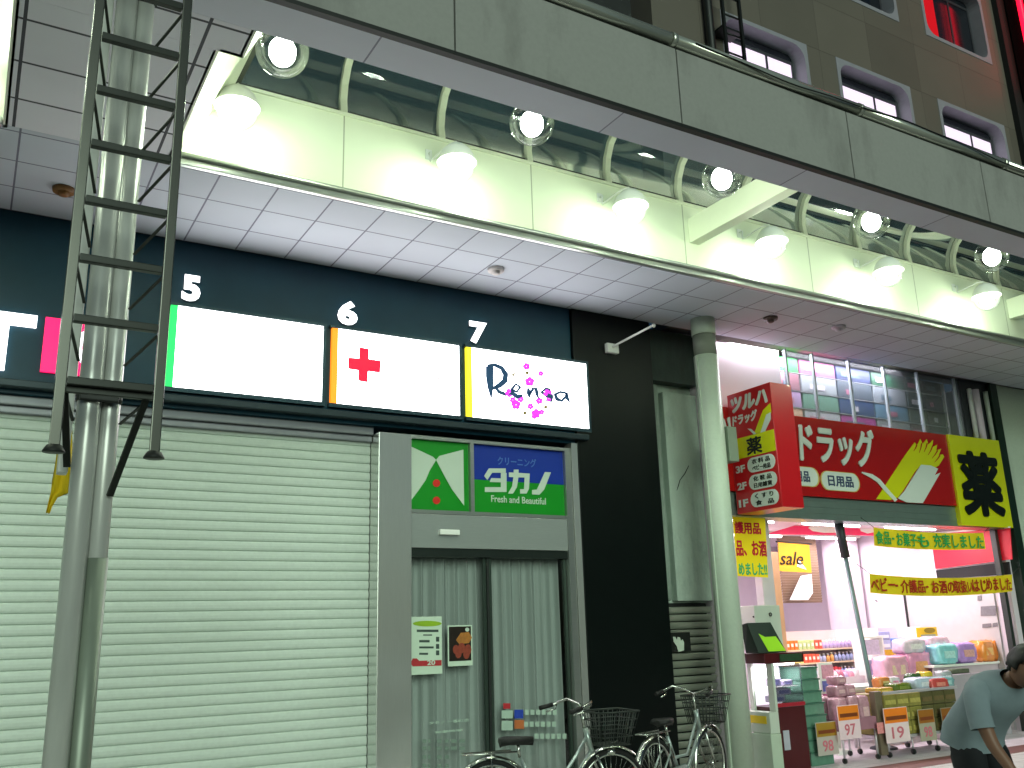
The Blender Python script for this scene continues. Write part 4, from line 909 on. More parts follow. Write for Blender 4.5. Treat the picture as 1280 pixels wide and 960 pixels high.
for i, (x, y) in enumerate(lay):
    z = .356+(.0 if i < 6 else .34 if i < 8 else .47); h = .345 if i < 6 else .13 if i < 8 else .10
    t = thing('pack', 'dusky pink plastic pack, %s of the heap' % ['front left bottom', 'front middle bottom', 'front right bottom', 'rear left bottom', 'rear middle bottom', 'rear right bottom', 'upper left', 'upper right', 'topmost'][i], 'pack', (x+.08, y+.09, z), 'dusky pink packs heaped in the wagon')
    part('bag', MB().pillow(x, x+.17, y, y+.18, z, z+h, 9, .06), mat('dusky_pink', 'b88a98', .2, var=.45, scale=18, bump=.6), t); part('label', MB().box(x+.04, x+.13, y-.004, y+.002, z+h*.35, z+h*.65), cc('d8b0b4', var=.3, scale=40), t)
# ---- olive wagon
wo = thing('wagon', 'long low wagon walled with olive yellow cartons under its rim', 'wagon', (10.1, 7.85, 0))
m_olive = mat('olive', '8c8440', .5, var=.3, scale=14); m_olived = mat('olive_dark', '5a5630', .5, var=.3, scale=14)
part('corner_post', MB().box(9.34, 9.46, 7.66, 7.74, .04, .74, .006), mat('post_umber', '6a5e4c', .5), wo)
part('tray', MB().box(9.47, 10.86, 7.66, 8.15, .20, .23).box(9.47, 10.86, 7.64, 7.66, .70, .73).box(9.47, 10.86, 8.15, 8.17, .70, .73), m_wire, wo)
for x in (9.52, 9.95, 10.4, 10.82):
    for y in (7.70, 8.12): part('leg', MB().tube([(x, y, .05), (x, y, .20)], .010, 8), m_wire, wo); part('castor', MB().lathe([(.001, -.012), (.032, -.012), (.032, .012), (.001, .012)], (x, y, .032), 'X', 14), m_blk, wo)
for i in range(6):
    for j in range(3):
        x = 9.50+i*.225; z = .232+j*.155
        t = thing('carton', '%s carton in the wagon, %s column from its corner post, %s row' % ('olive yellow' if i < 3 else 'dark olive', coln[i], ['lowest', 'middle', 'upper'][j]), 'carton', (x+.11, 7.9, z), 'cartons packed in the long wagon')
        part('box', MB().box(x, x+.218, 7.67, 8.12, z, z+.15, .008), m_olive if i < 3 else m_olived, t); part('band', MB().box(x+.02, x+.20, 7.664, 7.6695, z+.04, z+.09), cc('b4a858' if i < 3 else '6c5c38', var=.4, scale=30), t)
top = .70
def soft(name, label, px, Y, d, c, z=None, grp=None, lab=None, rough=.2):
    x0, x1, z0, z1 = P4(px, Y)
    if z is not None: z1 = z+(z1-z0); z0 = z
    t = thing(name, label, 'pack', ((x0+x1)/2, Y+d/2, z0), grp)
    part('bag', MB().pillow(x0, x1, Y, Y+d, z0, z1, 11, .075, .42), mat('soft_'+c, c, rough, var=.35, scale=14, bump=.5, coat=.4), t)
    if lab: part('label', MB().box(x0+(x1-x0)*.25, x0+(x1-x0)*.75, Y-.004, Y+.004, z0+(z1-z0)*.3, z0+(z1-z0)*.65), cc(lab, var=.4, scale=30), t)
    return t
G1 = 'soft packs on the long wagon'
soft('pack', 'leafy green vegetable bag on the olive cartons', (1118, 850, 1142, 861), 7.78, .2, '5c7028', .70, G1, '7c8c3c')
soft('pack', 'pale blue white plastic bag on the wagon', (1146, 852, 1172, 868), 7.72, .22, 'b4c4d4', .70, G1, 'd0d8e4')
soft('pack', 'teal plastic pouch on the wagon', (1170, 858, 1198, 872), 7.78, .22, '84b0b4', .70, G1, 'a8d0d0')
soft('pack', 'small red packet on the wagon edge', (1168, 868, 1190, 882), 7.675, .09, 'c8504c', .70, G1, 'e08878')
soft('pack', 'yellow packet at the left of the wagon', (1096, 856, 1118, 864), 7.72, .2, 'c09830', .70, G1, 'd8b858')
for lab, px, Y, d, c, l2 in (('orange snack bag standing at the rear of the long wagon', (1100, 842, 1114, 857), 7.96, .14, 'd88848', 'e8c890'), ('white snack bag with pink print at the rear of the long wagon', (1113, 843, 1126, 857), 7.98, .14, 'd8d0d4', 'e080a0'),
                          ('dark green snack bag at the rear of the long wagon', (1140, 840, 1154, 856), 7.98, .14, '3c5c34', 'a8b878'), ('yellow snack bag at the rear of the long wagon', (1155, 839, 1168, 856), 7.98, .14, 'd8b83c', 'c84030'), ('grey silver snack bag at the rear of the long wagon', (1180, 845, 1193, 861), 7.98, .14, 'a8acb0', 'd8d8dc')):
    soft('pack', lab, px, Y, d, c, .73, G1, l2)
sd = thing('stand', 'slim white stand with pink and blue cards right of the green crates', 'stand', (8.78, 8.35, 0))
x0, x1, z0, z1 = P4((1026, 828, 1044, 884), 8.35)
part('back', MB().box(x0, x1, 8.36, 8.38, 0, z1), m_white, sd); part('base', MB().box(x0, x1, 8.2, 8.359, 0, .05), m_white, sd)
part('card', slab((1028, 831, 1042, 848), 8.345, .01), cc('e8a0b8', var=.4, scale=30), sd); part('card', slab((1029, 851, 1042, 864), 8.345, .01), cc('6c70b8', var=.5, scale=40), sd); part('card', slab((1030, 867, 1042, 880), 8.345, .01), cc('c05898', var=.4, scale=40), sd)
tg = thing('price_card', 'small pink and red price tag at the left post of the olive wagon', 'price card', at(1101, 916, 7.63), 'price cards on the front wagons')
part('sheet', slab((1097, 903, 1106, 917), 7.63, .006), cc('e89090', var=.4, scale=40), tg)
bx = thing('basket', 'white wire basket of small pink goods before the back shelf', 'basket', (10.1, 9.2, 0))
x0, x1, z0, z1 = P4((1040, 846, 1082, 862), 9.0)
part('bin', MB().box(x0, x1, 9.0, 9.012, z0-.25, z1).box(x0, x1, 9.34, 9.352, z0-.25, z1).box(x0, x0+.012, 9.0125, 9.3395, z0-.25, z1).box(x1-.012, x1, 9.0125, 9.3395, z0-.25, z1).box(x0+.0125, x1-.0125, 9.0125, 9.3395, z0-.25, z0-.24), m_wire, bx)
for x in (x0+.02, x1-.02):
    for y in (9.02, 9.33): part('leg', MB().tube([(x, y, 0), (x, y, z0-.252)], .012, 8), m_wire, bx)
nmb = ['leftmost', 'second', 'third', 'fourth', 'fifth', 'rightmost']
for i in range(6):
    w = (x1-x0-.04)/6; xx = x0+.02+w*i
    t = thing('pack', 'small %s pack standing in the white wire basket, %s' % (['pink', 'white', 'rose', 'lilac', 'pink', 'white'][i], nmb[i]), 'pack', (xx+w/2, 9.15, z0-.239), 'small packs in the wire basket')
    part('bag', MB().pillow(xx+.004, xx+w-.004, 9.05, 9.25, z0-.239, z1+.05+.02*(i % 3), 8, .05), mat('bp%d' % (i % 4), ['d890a8', 'd8d0d8', 'b86c84', 'b8a0c8'][i % 4], .25, var=.4, scale=20, bump=.5), t); part('label', MB().box(xx+.03, xx+w-.03, 9.046, 9.052, z1-.08, z1-.01), cc('f0d8dc', var=.4, scale=40), t)
# ---- tables and packs in the middle of the shop
tb = thing('table', 'white display table behind the front wagons', 'table', (11.0, 8.7, 0))
part('top', MB().box(9.9, 12.0, 8.5, 8.95, .70, .73, .005), m_white, tb)
for x in (9.95, 11.95):
    for y in (8.54, 8.91): part('leg', MB().tube([(x, y, 0), (x, y, .70)], .02, 8), m_wire, tb)
part('skirt', MB().box(9.98, 11.92, 8.52, 8.528, .45, .699), mat('skirt_pink', 'd8a8bc', .6), tb)
G2 = 'bagged packs on the middle table'
for lab, px, c, l2, dz in (('large pink diaper bag at the left of the middle table', (1108, 822, 1140, 856), 'e0a8c0', 'f0c8b0', 0), ('large pink diaper bag in the centre of the middle table', (1138, 818, 1168, 856), 'dc98bc', 'e8a070', 0), ('large lilac diaper bag at the right of the middle table', (1166, 820, 1198, 856), 'd4a8d0', 'e8d0e8', 0),
                       ('silvery crinkled bag lying on the pink diaper bags', (1132, 800, 1160, 819), 'd0c4d4', 'e8e0ec', 1), ('pale pink bag on the lilac diaper bag', (1164, 800, 1190, 820), 'e4bcd0', 'f0d8e0', 1)):
    soft('pack', lab, px, 8.56, .26, c, .731 if not dz else 1.09, G2, l2)
tr = thing('tray', 'dark low tray of goods right of the diaper bags', 'tray', at(1205, 852, 8.2)); part('body', slab((1188, 842, 1216, 852), 8.2, .2, .01), mat('tray_dark', '3a2c38', .5), tr); part('goods', slab((1190, 836, 1212, 841.6), 8.23, .14, .01), cc('58604c', var=.5, scale=30), tr)
x0, x1, z0, z1 = P4((1170, 832, 1262, 960), 8.12); part('stand', MB().box(x0+.25, x1, 8.12, 8.19, 0, z1-.1), mat('stand_grey', 'a8a0a8', .5), tr)
tb2 = thing('table', 'pale counter along the right side of the shop', 'table', (12.4, 8.5, 0))
x0, x1, zs_, z1 = P4((1176, 829, 1250, 960), 8.4); part('top', MB().box(x0, 13.0, 8.4, 8.8, z1-.03, z1, .004), m_white, tb2); part('front', MB().box(x0+.02, 12.98, 8.43, 8.45, 0, z1-.031), mat('counter_front', 'c4b4bc', .5), tb2); ztop = z1
G3 = 'soft packs on the right hand counter'
soft('pack', 'glossy cyan plastic pack on the right counter', (1174, 803, 1200, 829), 8.42, .25, '8cd0d8', ztop, G3, 'b4ecec')
soft('pack', 'lavender plastic pack on the right counter', (1199, 803, 1224, 829), 8.42, .25, 'b890d8', ztop, G3, 'e8a8a0')
soft('pack', 'orange plastic pack on the right counter beside the head', (1229, 803, 1246, 830), 8.42, .25, 'f09040', ztop, G3, 'f8b870')
soft('pack', 'second orange pack, half hidden by the person on the right counter', (1245, 803, 1260, 830), 8.42, .25, 'e88434', ztop, G3, 'f0a860')
# ---- shelf with white blue boxes, yellow edge
su = thing('shelf_unit', 'shelf unit with yellow edge strip holding blue and white boxes', 'shelf', (11.2, 9.2, 0))
x0, x1, z0, z1 = P4((1101, 811, 1153, 818), 9.2)
part('board', MB().box(x0, x1, 9.2, 9.6, z1-.025, z1), m_white, su); part('edge_strip', MB().box(x0, x1, 9.185, 9.199, z0-.01, z1-.002), mat('strip_yellow', 'e0b428', .5, var=.4, scale=40), su)
part('upright', MB().box(x0-.03, x0-.001, 9.2, 9.6, 0, z1+.3), m_white, su); part('upright', MB().box(x1+.001, x1+.03, 9.2, 9.6, 0, z1+.3), m_white, su); part('back', MB().box(x0, x1, 9.605, 9.62, .05, z1+.3), cc('c8c0c8'), su)
part('lower_board', MB().box(x0, x1, 9.2, 9.6, z1-.45, z1-.43), m_white, su)
zb = z1+.001
for i, (a, b, h, c) in enumerate(((0, .20, .13, 'b0b4e0'), (0, .20, .12, 'a4a8dc'), (.22, .34, .14, '4c70c8'), (.35, .48, .15, '7090d0'), (.49, .63, .14, '3c64c4'))):
    w = x1-x0; z = zb if i != 1 else zb+.131
    t = thing('carton', ['white lilac box on the yellow edged shelf, lower of two', 'white lilac box on the yellow edged shelf, upper of two', 'blue box on the yellow edged shelf, nearest the lilac pair', 'light blue box in the middle of the yellow edged shelf', 'deep blue box at the right of the yellow edged shelf'][i], 'carton', (x0+w*(a+b)/2*1.5, 9.3, z), 'boxes on the yellow edged shelf')
    part('box', MB().box(x0+w*a*1.5, x0+w*b*1.5-.005, 9.22, 9.45, z, z+h, .008), cc(c, var=.15, scale=20), t); part('label', MB().box(x0+w*a*1.5+.03, x0+w*b*1.5-.04, 9.214, 9.219, z+.03, z+h*.6), cc('e0e4f4'), t)
sg = thing('price_sign', 'green grey price sign in a yellow frame on the shelf end', 'price sign', at(1160, 815, 9.15)); part('frame', slab((1148, 784, 1173, 816), 9.15, .02, .004), mat('frame_yellow', 'e0c020', .5), sg); part('sheet', slab((1153, 793, 1171, 814), 9.14, .008), cc('98a090'), sg); part('heading', MB().polyY([(1162+7*math.cos(b), 788+3.4*math.sin(b)) for b in [j*.45 for j in range(14)]], 9.145, .003), mat('heading_olive', '8c7810', .5), sg)
part('print', slab((1156, 797, 1161, 803), 9.134, .005, mb=slab((1163, 797, 1168, 803), 9.134, .005)), cc('3c5048'), sg); part('stick', MB().tube([at(1161, 816, 9.17), at(1161, 830, 9.17)], .01, 6), m_wire, sg)
wr = thing('rack', 'narrow white rack with pale leaflets beside the leaning pole', 'rack', at(1096, 865, 9.0))
x0, x1, z0, z1 = P4((1083, 795, 1108, 866), 9.0)
part('frame', MB().box(x0, x0+.025, 9.0, 9.2, 0, z1).box(x1-.025, x1, 9.0, 9.2, 0, z1).box(x0+.0255, x1-.0255, 9.0, 9.2, z1-.025, z1).box(x0+.0255, x1-.0255, 9.0, 9.2, z0, z0+.02), m_white, wr)
for i in range(3): part('leaflet', MB().box(x0+.05, x1-.05, 9.04, 9.05, z1-.25-.27*i, z1-.05-.27*i), cc(['c8bcd8', 'b4b4dc', 'd0c4dc'][i], var=.3, scale=30), wr)
# ---- left shelves with rows of bottles and boxes
ls = thing('shelf_unit', 'tall shelf unit at the back with rows of small bottles and boxes', 'shelf', (11.1, 10.2, 0))
X0, X1 = 10.42, 11.9; lev = [.60, .76, .97, 1.16]
for z in lev: part('board', MB().box(X0, X1, 10.0, 10.35, z-.02, z), mat('board_cream', 'd8c4a0', .5), ls)
part('back', MB().box(X0, X1, 10.352, 10.37, 0, 1.42), cc('d0c0c4'), ls); part('side', MB().box(X0-.02, X0-.001, 10.0, 10.37, 0, 1.42), m_white, ls); part('side', MB().box(X1+.001, X1+.02, 10.0, 10.37, 0, 1.42), m_white, ls)
rowsp = [(lev[3], [('ec7424', 3, 'b'), ('b8c888', 4, 'b'), ('e05840', 2, 'b'), ('b8a8d8', 8, 'c')]), (lev[2], [('e0d080', 4, 'b'), ('e05c40', 4, 'b'), ('b0b8d8', 2, 'c'), ('e0a860', 2, 'c'), ('a0b0d8', 5, 'c')]), (lev[1], [('f0d030', 5, 'b'), ('b0c4cc', 3, 'c'), ('c890b0', 3, 'c'), ('d04048', 3, 'b'), ('90a4d8', 4, 'c')]), (lev[0], [('98b0b8', 4, 'c'), ('d8b0a8', 4, 'b'), ('e04858', 3, 'b'), ('88a0d8', 5, 'c')])]
nmc = {'ec7424': 'orange', 'b8c888': 'pale green', 'e05840': 'red', 'b8a8d8': 'lilac', 'e0d080': 'cream', 'e05c40': 'red', 'b0b8d8': 'pale blue', 'e0a860': 'amber', 'a0b0d8': 'blue', 'f0d030': 'yellow', 'b0c4cc': 'grey', 'c890b0': 'pink', 'd04048': 'red', '90a4d8': 'blue', '98b0b8': 'grey', 'd8b0a8': 'pale pink', 'e04858': 'red', '88a0d8': 'blue'}
for r_, (z, segs) in enumerate(rowsp):
    n = sum(s_[1] for s_ in segs); st_ = (X1-X0-.04)/n; i = 0
    for c, k, ty in segs:
        for j in range(k):
            x = X0+.02+st_*(i+.5); i += 1; w = st_*.84; h = random.uniform(.115, .135)
            rn = ['top', 'second', 'third', 'lowest'][r_]
            t = thing('bottle' if ty == 'c' else 'small_box', 'small %s %s on the %s row of the back shelf, %s in the row' % (nmc[c], 'bottle' if ty == 'c' else 'box', rn, (ordn+['eighth', 'ninth', 'tenth', 'eleventh', 'twelfth', 'thirteenth', 'fourteenth', 'fifteenth', 'sixteenth', 'seventeenth', 'eighteenth', 'nineteenth'])[i-1]), 'bottle' if ty == 'c' else 'box', (x, 10.06, z+.001), 'goods on the back shelf, %s row' % rn)
            if ty == 'c':
                part('body', MB().lathe([(.001, 0), (w*.45, 0), (w*.45, h*.6), (w*.2, h*.75), (w*.2, h*.8)], (x, 10.06, z+.001), seg=12), cc(c, var=.2, scale=20), t); part('cap', MB().lathe([(.001, h*.8), (w*.24, h*.8), (w*.24, h), (.001, h)], (x, 10.06, z+.001), seg=10), m_white, t)
            else:
                part('body', MB().box(x-w/2, x+w/2, 10.02, 10.12, z+.001, z+h, .004), cc(c, var=.2, scale=20), t); part('label', MB().box(x-w*.3, x+w*.3, 10.015, 10.019, z+h*.35, z+h*.7), cc('e8e0d0'), t)

# ================================================================ bicycles
m_tyre = mat('tyre', '121210', .8); m_bchrome = mat('bike_chrome', 'c4c8c0', .2, 1); m_bframe = mat('bike_frame', 'a8b4b0', .28, .6); m_sad = mat('saddle', '0e0f0e', .6); m_bask = mat('basket', '3c423e', .5, .4)
def torus(m, c, Rr, r, n=40, k=8):
    m.tube([(c[0]+Rr*math.cos(2*math.pi*i/n), c[1], c[2]+Rr*math.sin(2*math.pi*i/n)) for i in range(n)], r, k, closed=True); return m
def make_bike():
    t = thing('bicycle', '', 'bicycle')
    for xw in (0, 1.08):
        w = part('wheel', MB().lathe([(.001, -.04), (.022, -.04), (.022, .04), (.001, .04)], (xw, 0, .33), 'Y', 12), m_bchrome, t)
        part('tyre', torus(MB(), (xw, 0, .33), .315, .018), m_tyre, w); part('rim', torus(MB(), (xw, 0, .33), .292, .011), m_bchrome, w)
        sp2 = MB()
        for i in range(32):
            a = 2*math.pi*i/32; a2 = a+(.35 if i % 2 else -.35); sd = .03 if i % 4 < 2 else -.03
            sp2.tube([(xw+.02*math.cos(a2), sd, .33+.02*math.sin(a2)), (xw+.288*math.cos(a), 0, .33+.288*math.sin(a))], .0016, 4)
        part('spokes', sp2, m_bchrome, w)
        a0, a1 = (20, 215) if xw == 0 else (50, 200)
        mg = MB(); prev = None
        for i in range(21):
            a = R(a0+(a1-a0)*i/20); row = []
            for yy, rr_ in ((-.03, .345), (-.018, .362), (.018, .362), (.03, .345)): row.append(mg.bm.verts.new((xw+rr_*math.cos(a), yy, .33+rr_*math.sin(a))))
            if prev:
                for q in range(3): fc = mg.bm.faces.new([prev[q], prev[q+1], row[q+1], row[q]]); fc.smooth = True
            prev = row
        part('mudguard', mg, m_bchrome, t)
    bb = (.44, 0, .30); seat = (.25, 0, .66); head0, head1 = (.90, 0, .66), (.85, 0, .84)
    part('frame', MB().tube([bb, seat], .016).tube([bb, (.62, 0, .36), (.80, 0, .54), head0], .020).tube([(.36, 0, .46), (.60, 0, .46), (.76, 0, .64), (.865, 0, .78)], .014).tube([head0, head1], .022).tube([bb, (.2, .05, .32), (0, .055, .33)], .010).tube([bb, (.2, -.05, .32), (0, -.055, .33)], .010).tube([(.28, 0, .6), (.2, .05, .52), (0, .055, .33)], .008).tube([(.28, 0, .6), (.2, -.05, .52), (0, -.055, .33)], .008), m_bframe, t)
    part('fork', MB().tube([(.90, 0, .66), (.92, .05, .63), (1.0, .055, .46), (1.08, .05, .33)], .011).tube([(.92, -.05, .63), (1.0, -.055, .46), (1.08, -.05, .33)], .011), m_bchrome, t)
    part('seat_post', MB().tube([seat, (.235, 0, .76)], .013), m_bchrome, t)
    sd_ = MB(); prev = None
    for x, w, z in ((.08, .02, .80), (.10, .09, .81), (.16, .105, .815), (.24, .075, .81), (.32, .035, .805), (.37, .018, .80)):
        row = [sd_.bm.verts.new(p) for p in ((x, -w, z-.03), (x, -w*.8, z), (x, 0, z+.008), (x, w*.8, z), (x, w, z-.03), (x, 0, z-.06))]
        if prev:
            for q in range(6): fc = sd_.bm.faces.new([prev[q], prev[(q+1) % 6], row[(q+1) % 6], row[q]]); fc.smooth = True
        else: sd_.bm.faces.new(row[::-1])
        prev = row
    sd_.bm.faces.new(prev); part('saddle', sd_, m_sad, t)
    hb = part('handlebar', MB().tube([(.84, 0, .84), (.83, 0, .97)], .013).tube([(.60, .27, 1.0), (.70, .26, 1.02), (.80, .21, 1.06), (.86, .10, 1.02), (.84, 0, .985), (.86, -.10, 1.02), (.80, -.21, 1.06), (.70, -.26, 1.02), (.60, -.27, 1.0)], .0115), m_bchrome, t)
    for s_ in (1, -1): part('grip', MB().tube([(.57, s_*.274, .994), (.69, s_*.262, 1.018)], .018), m_sad, hb); part('brake_lever', MB().tube([(.72, s_*.25, 1.015), (.70, s_*.235, .985), (.62, s_*.245, .965)], .006, 6), m_bchrome, hb)
    bk = MB()
    lo, hi = (.93, 1.20, -.13, .13, .70), (.90, 1.27, -.18, .18, .96)
    for u in [i/4 for i in range(5)]:
        x0, x1, y0, y1, z = [a+(b-a)*u for a, b in zip(lo, hi)]; bk.tube([(x0, y0, z), (x1, y0, z), (x1, y1, z), (x0, y1, z)], .005 if u < 1 else .008, 6, closed=True)
    for i in range(9):
        u = i/8
        for (ax, ay, bx, by) in ((0, 2, 1, 2), (0, 3, 1, 3), (0, 2, 0, 3), (1, 2, 1, 3)):
            bk.tube([(lo[ax]+(lo[bx]-lo[ax])*u, lo[ay]+(lo[by]-lo[ay])*u, lo[4]), (hi[ax]+(hi[bx]-hi[ax])*u, hi[ay]+(hi[by]-hi[ay])*u, hi[4])], .004, 5)
    for i in range(7): y = -.13+.26*i/6; bk.tube([(.93, y, .70), (1.20, y, .70)], .003, 5)
    part('basket', bk, m_bask, t)
    part('headlamp', MB().lathe([(.001, -.06), (.02, -.055), (.035, 0), (.03, .01), (.001, .014)], (1.10, .0, .64), 'X', 14), m_bchrome, t)
    part('chain_case', MB().hexa([(-.06, -.045, .29), (.53, -.045, .22), (.53, -.03, .22), (-.06, -.03, .29), (-.05, -.045, .37), (.50, -.045, .40), (.50, -.03, .40), (-.05, -.03, .37)], .01), m_bframe, t)
    part('carrier', MB().tube([(.20, .06, .71), (-.22, .06, .715), (-.24, 0, .715), (-.22, -.06, .715), (.20, -.06, .71)], .007, 6).tube([(-.02, .06, .71), (0, .06, .34)], .006, 6).tube([(-.02, -.06, .71), (0, -.06, .34)], .006, 6).box(-.2, .18, -.012, .012, .705, .712), m_bchrome, t)
    cr_ = part('crank', MB().tube([(.44, -.07, .30), (.40, -.075, .14)], .009).tube([(.44, .07, .30), (.48, .075, .46)], .009).tube([(.44, -.07, .30), (.44, .07, .30)], .012), m_bchrome, t)
    for s_, x, z in ((-1, .40, .14), (1, .48, .46)): part('pedal', MB().box(x-.045, x+.045, s_*.085, s_*.165, z-.012, z+.012, .004), m_sad, cr_)
    part('stand', MB().tube([(0, .06, .33), (-.06, .12, .012)], .008, 6).tube([(0, -.06, .33), (-.06, -.12, .012)], .008, 6).tube([(-.06, .12, .012), (-.06, -.12, .012)], .008, 6), m_bchrome, t)
    part('reflector', MB().lathe([(.001, -.012), (.025, -.01), (.025, 0), (.001, 0)], (-.365, 0, .44), 'X', 12), mat('reflector_red', '8c1010', .2), t)
    return t
b1 = make_bike(); b2 = copy_tree(b1)
b1.location = (3.52, 6.42, 0); b1.rotation_euler = (0, 0, R(-6)); b2.location = (5.22, 6.62, 0); b2.rotation_euler = (0, 0, R(22)); b1.scale = b2.scale = (.95,)*3
for o, l_ in ((b1, 'city bicycle with front basket parked before the curtained door'), (b2, 'city bicycle parked before the black column and louvres, rear wheel nearer')): o['label'] = l_; o['group'] = 'bicycles parked before the shops'

# ================================================================ person bending at the right edge
def skin(name, V, E, m, parent, sub=2):
    me = bpy.data.meshes.new(name); me.from_pydata([v[0] for v in V], E, []); o = bpy.data.objects.new(name, me); COL.objects.link(o)
    sm = o.modifiers.new('s', 'SKIN'); sm.use_smooth_shade = True; sm.branch_smoothing = .6
    ly = me.skin_vertices[0] if me.skin_vertices else None
    if ly is None:
        bpy.context.view_layer.objects.active = o; bpy.ops.mesh.customdata_skin_add(); ly = me.skin_vertices[0]
    for i, v in enumerate(V): ly.data[i].radius = v[1] if isinstance(v[1], tuple) else (v[1], v[1]); ly.data[i].use_root = (i == 0)
    ss = o.modifiers.new('u', 'SUBSURF'); ss.levels = ss.render_levels = sub
    dg = bpy.context.evaluated_depsgraph_get(); m2 = bpy.data.meshes.new_from_object(o.evaluated_get(dg)); bpy.data.objects.remove(o)
    m2.name = name
    for p_ in m2.polygons: p_.use_smooth = True
    m2.materials.clear(); m2.materials.append(m)
    q = bpy.data.objects.new(name, m2); COL.objects.link(q); q.parent = parent; return q
# local axes: x = the way the figure faces, y = its left, z = up
pn = thing('person', 'person with black hair in a grey green T-shirt and dark trousers bending forward', 'person')
m_skin = mat('skin', '8a6450', .5, var=.08); m_shirt = mat('shirt_cloth', '84939a', .85, var=.15, scale=10, bump=.3); m_trou = mat('trouser_cloth', '15171c', .85, var=.2); m_hair = mat('hair', '0b0a0a', .5, var=.4, scale=60, stretch=(6, 1, 1)); m_shoe = mat('shoe', '202020', .6)
pel = (0, 0, .90); ch1 = (.10, 0, 1.02); ch2 = (.24, 0, 1.14); nk = (.34, 0, 1.205); hd_ = (.395, -.0, 1.245)
V = [(pel, (.10, .075)), (ch1, (.10, .075)), (ch2, (.105, .08)), (nk, .052), ((.375, 0, 1.23), .052)]
E_ = [(0, 1), (1, 2), (2, 3), (3, 4)]
def add(v, r, j):
    V.append((v, r)); E_.append((j, len(V)-1)); return len(V)-1
for s_ in (1, -1):
    a = add((.25, s_*.175, 1.135), .055, 2); a = add((.29, s_*.21, .98), .046, a); a = add((.33, s_*.20, .86), .038, a); a = add((.40, s_*.165, .74), .031, a); a = add((.43, s_*.15, .655), .024, a); a = add((.445, s_*.14, .59), (.036, .018), a)
    h = add((-.01, s_*.09, .80), .07, 0); h = add((.06, s_*.11, .48), .055, h); h = add((-.02, s_*.11, .26), .05, h); h = add((-.05, s_*.11, .09), .035, h); h = add((.08, s_*.12, .035), .034, h)
skin('body', V, E_, m_skin, pn)
# fingers, one skinned chain each, rooted in the palm
body = [c for c in pn.children][0]
def joinmesh(o, others):
    bm = bmesh.new(); bm.from_mesh(o.data)
    for q in others: bm.from_mesh(q.data); me_ = q.data; bpy.data.objects.remove(q)
    bm.to_mesh(o.data); bm.free()
    for p_ in o.data.polygons: p_.use_smooth = True
fing = []
for s_ in (1, -1):
    for k, ln in enumerate((.072, .080, .074, .058)):
        x = .472-.018*k; y = s_*(.14)
        fing.append(skin('f', [((x-.012, y, .60), .009), ((x, y, .56), .0088), ((x+.004, y-s_*.006, .56-ln*.5), .008), ((x-.002, y-s_*.018, .56-ln*.85), .0068)], [(0, 1), (1, 2), (2, 3)], m_skin, pn, 1))
    fing.append(skin('f', [((.445, s_*.14, .625), .011), ((.485, s_*.128, .61), .010), ((.50, s_*.12, .58), .009), ((.502, s_*.115, .555), .0075)], [(0, 1), (1, 2), (2, 3)], m_skin, pn, 1))
# head: an egg with brow, nose, mouth, jaw and ears, turned slightly down
hm = MB(); Hc = Vector((.445, 0, 1.27))
q = bmesh.ops.create_uvsphere(hm.bm, u_segments=28, v_segments=20, radius=1)
for v in q['verts']:
    x, y, z = v.co; fx = x*.098; fy = y*.076*(1-.18*max(0, -z)); fz = z*.118
    if x > 0: fx *= 1-.10*max(0, -z)
    if x > .8 and abs(y) < .22: fx += .020*max(0, 1-abs(z+.12)/.28)*(1-abs(y)/.22)      # nose
    if x > .6 and abs(z-.12) < .12 and .2 < abs(y) < .6: fx -= .008                       # eye sockets
    if x > .7 and abs(y) < .4 and abs(z+.48) < .06: fx -= .006                            # mouth
    v.co = (fx, fy, fz)
    for fc in v.link_faces: fc.smooth = True
for s_ in (1, -1): hm.ball((-.005, s_*.077, -.005), .03, (.6, .3, 1), 10)
rot = Matrix.Rotation(R(32), 4, 'Y')
bmesh.ops.transform(hm.bm, matrix=Matrix.Translation(Hc) @ rot, verts=hm.bm.verts)
hobj = part('face_tmp', hm, m_skin, pn); joinmesh(body, fing+[hobj])
ey = MB()
for s_ in (1, -1): ey.ball(Hc+rot.to_3x3() @ Vector((.082, s_*.03, .014)), .011, (.6, 1, .6), 10)
part('eyes', ey, mat('eye_dark', '1a1412', .2), pn)
hr = MB(); q = bmesh.ops.create_uvsphere(hr.bm, u_segments=40, v_segments=26, radius=1)
dl_ = [v for v in q['verts'] if (v.co.z < -.35+.2*random.random() and v.co.x < .3) or (v.co.x >= .3 and v.co.z < .42) or (v.co.x > -.1 and v.co.z < .0)]
bmesh.ops.delete(hr.bm, geom=dl_, context='VERTS')
for v in hr.bm.verts:
    k = 1+random.uniform(-.03, .05); v.co = (v.co.x*.110*k, v.co.y*.088*k, v.co.z*.132*k)
for fc in hr.bm.faces: fc.smooth = True
bmesh.ops.transform(hr.bm, matrix=Matrix.Translation(Hc) @ rot, verts=hr.bm.verts)
ho = part('hair', hr, m_hair, pn); md = ho.modifiers.new('s', 'SOLIDIFY'); md.thickness = .012
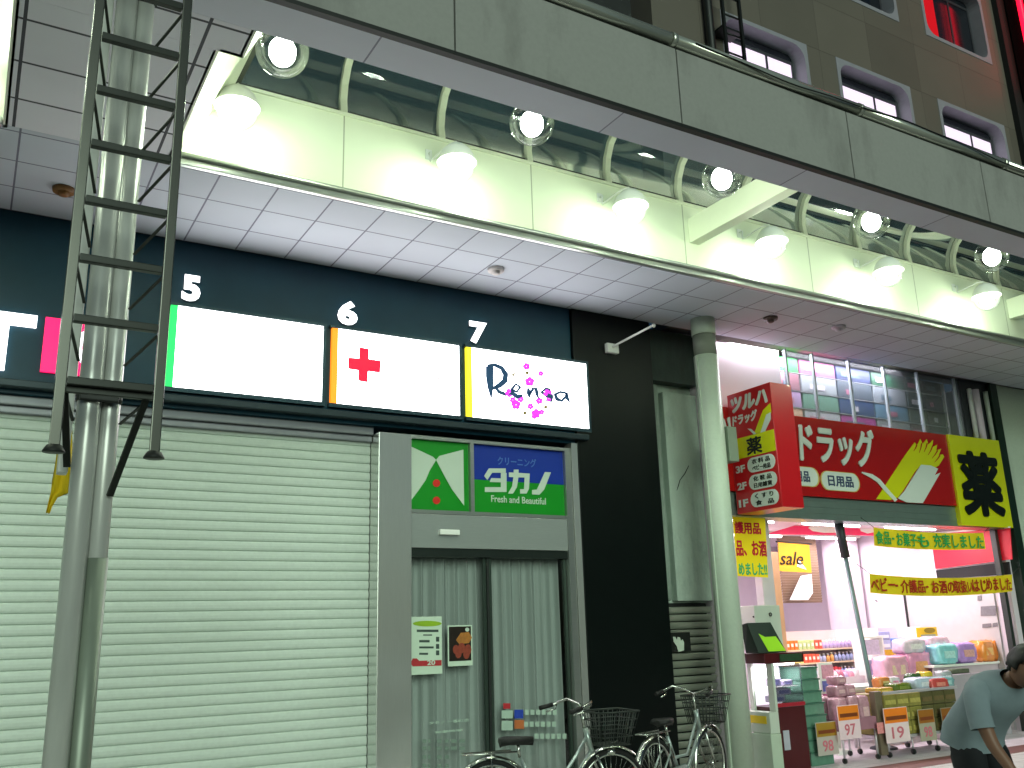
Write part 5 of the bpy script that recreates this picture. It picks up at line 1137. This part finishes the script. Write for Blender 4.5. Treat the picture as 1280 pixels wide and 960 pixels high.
# shirt and trousers: lofted cloth round the body
def loft(m, rings, seg=28):
    prev = None; n = len(rings)
    for i, (x, z, wy, tn) in enumerate(rings):
        p, q = rings[max(0, i-1)], rings[min(n-1, i+1)]; d = Vector((q[0]-p[0], 0, q[1]-p[1])).normalized(); nn = Vector((-d.z, 0, d.x))
        row = []
        for k in range(seg):
            t = 2*math.pi*k/seg; c, s2 = math.cos(t), math.sin(t)
            w = 1+.02*math.sin(5*t+i*1.7)+random.uniform(-.008, .008)
            row.append(m.bm.verts.new(Vector((x, 0, z))+Vector((0, wy*w*math.copysign(abs(c)**.8, c), 0))+nn*(tn*w*math.copysign(abs(s2)**.85, s2))))
        if prev:
            for k in range(seg): fc = m.bm.faces.new([prev[k], prev[(k+1) % seg], row[(k+1) % seg], row[k]]); fc.smooth = True
        prev = row
    return m
st_ = loft(MB(), [(-.05, .825, .186, .146), (-.025, .90, .176, .138), (.03, .96, .164, .130), (.09, 1.02, .16, .125), (.16, 1.085, .172, .13), (.22, 1.13, .185, .128), (.27, 1.165, .165, .105), (.305, 1.187, .115, .08), (.335, 1.205, .072, .062)])
for s_ in (1, -1): st_.tube([(.19, s_*.10, 1.11), (.235, s_*.165, 1.135), (.262, s_*.205, 1.10), (.283, s_*.222, 1.02), (.300, s_*.224, .945)], [.07, .075, .068, .064, .066], 18, cap=False)
part('shirt', st_, m_shirt, pn)
tr_ = loft(MB(), [(-.02, .885, .140, .10), (-.025, .85, .148, .108), (-.025, .79, .155, .112), (-.015, .75, .10, .06)])
for s_ in (1, -1): tr_.tube([(-.015, s_*.07, .86), (-.005, s_*.085, .76), (.03, s_*.10, .62), (.062, s_*.11, .49), (.03, s_*.11, .38), (-.02, s_*.11, .26), (-.05, s_*.113, .075)], [.08, .098, .09, .075, .07, .066, .068], 20)
part('trousers', tr_, m_trou, pn)
for s_ in (1, -1): part('shoe', MB().pillow(-.12, .17, s_*.115-.05, s_*.115+.05, 0, .10, 10, 0, .5), m_shoe, pn)
pn.location = (5.30, 3.64, 0); pn.rotation_euler = (0, 0, R(-104))
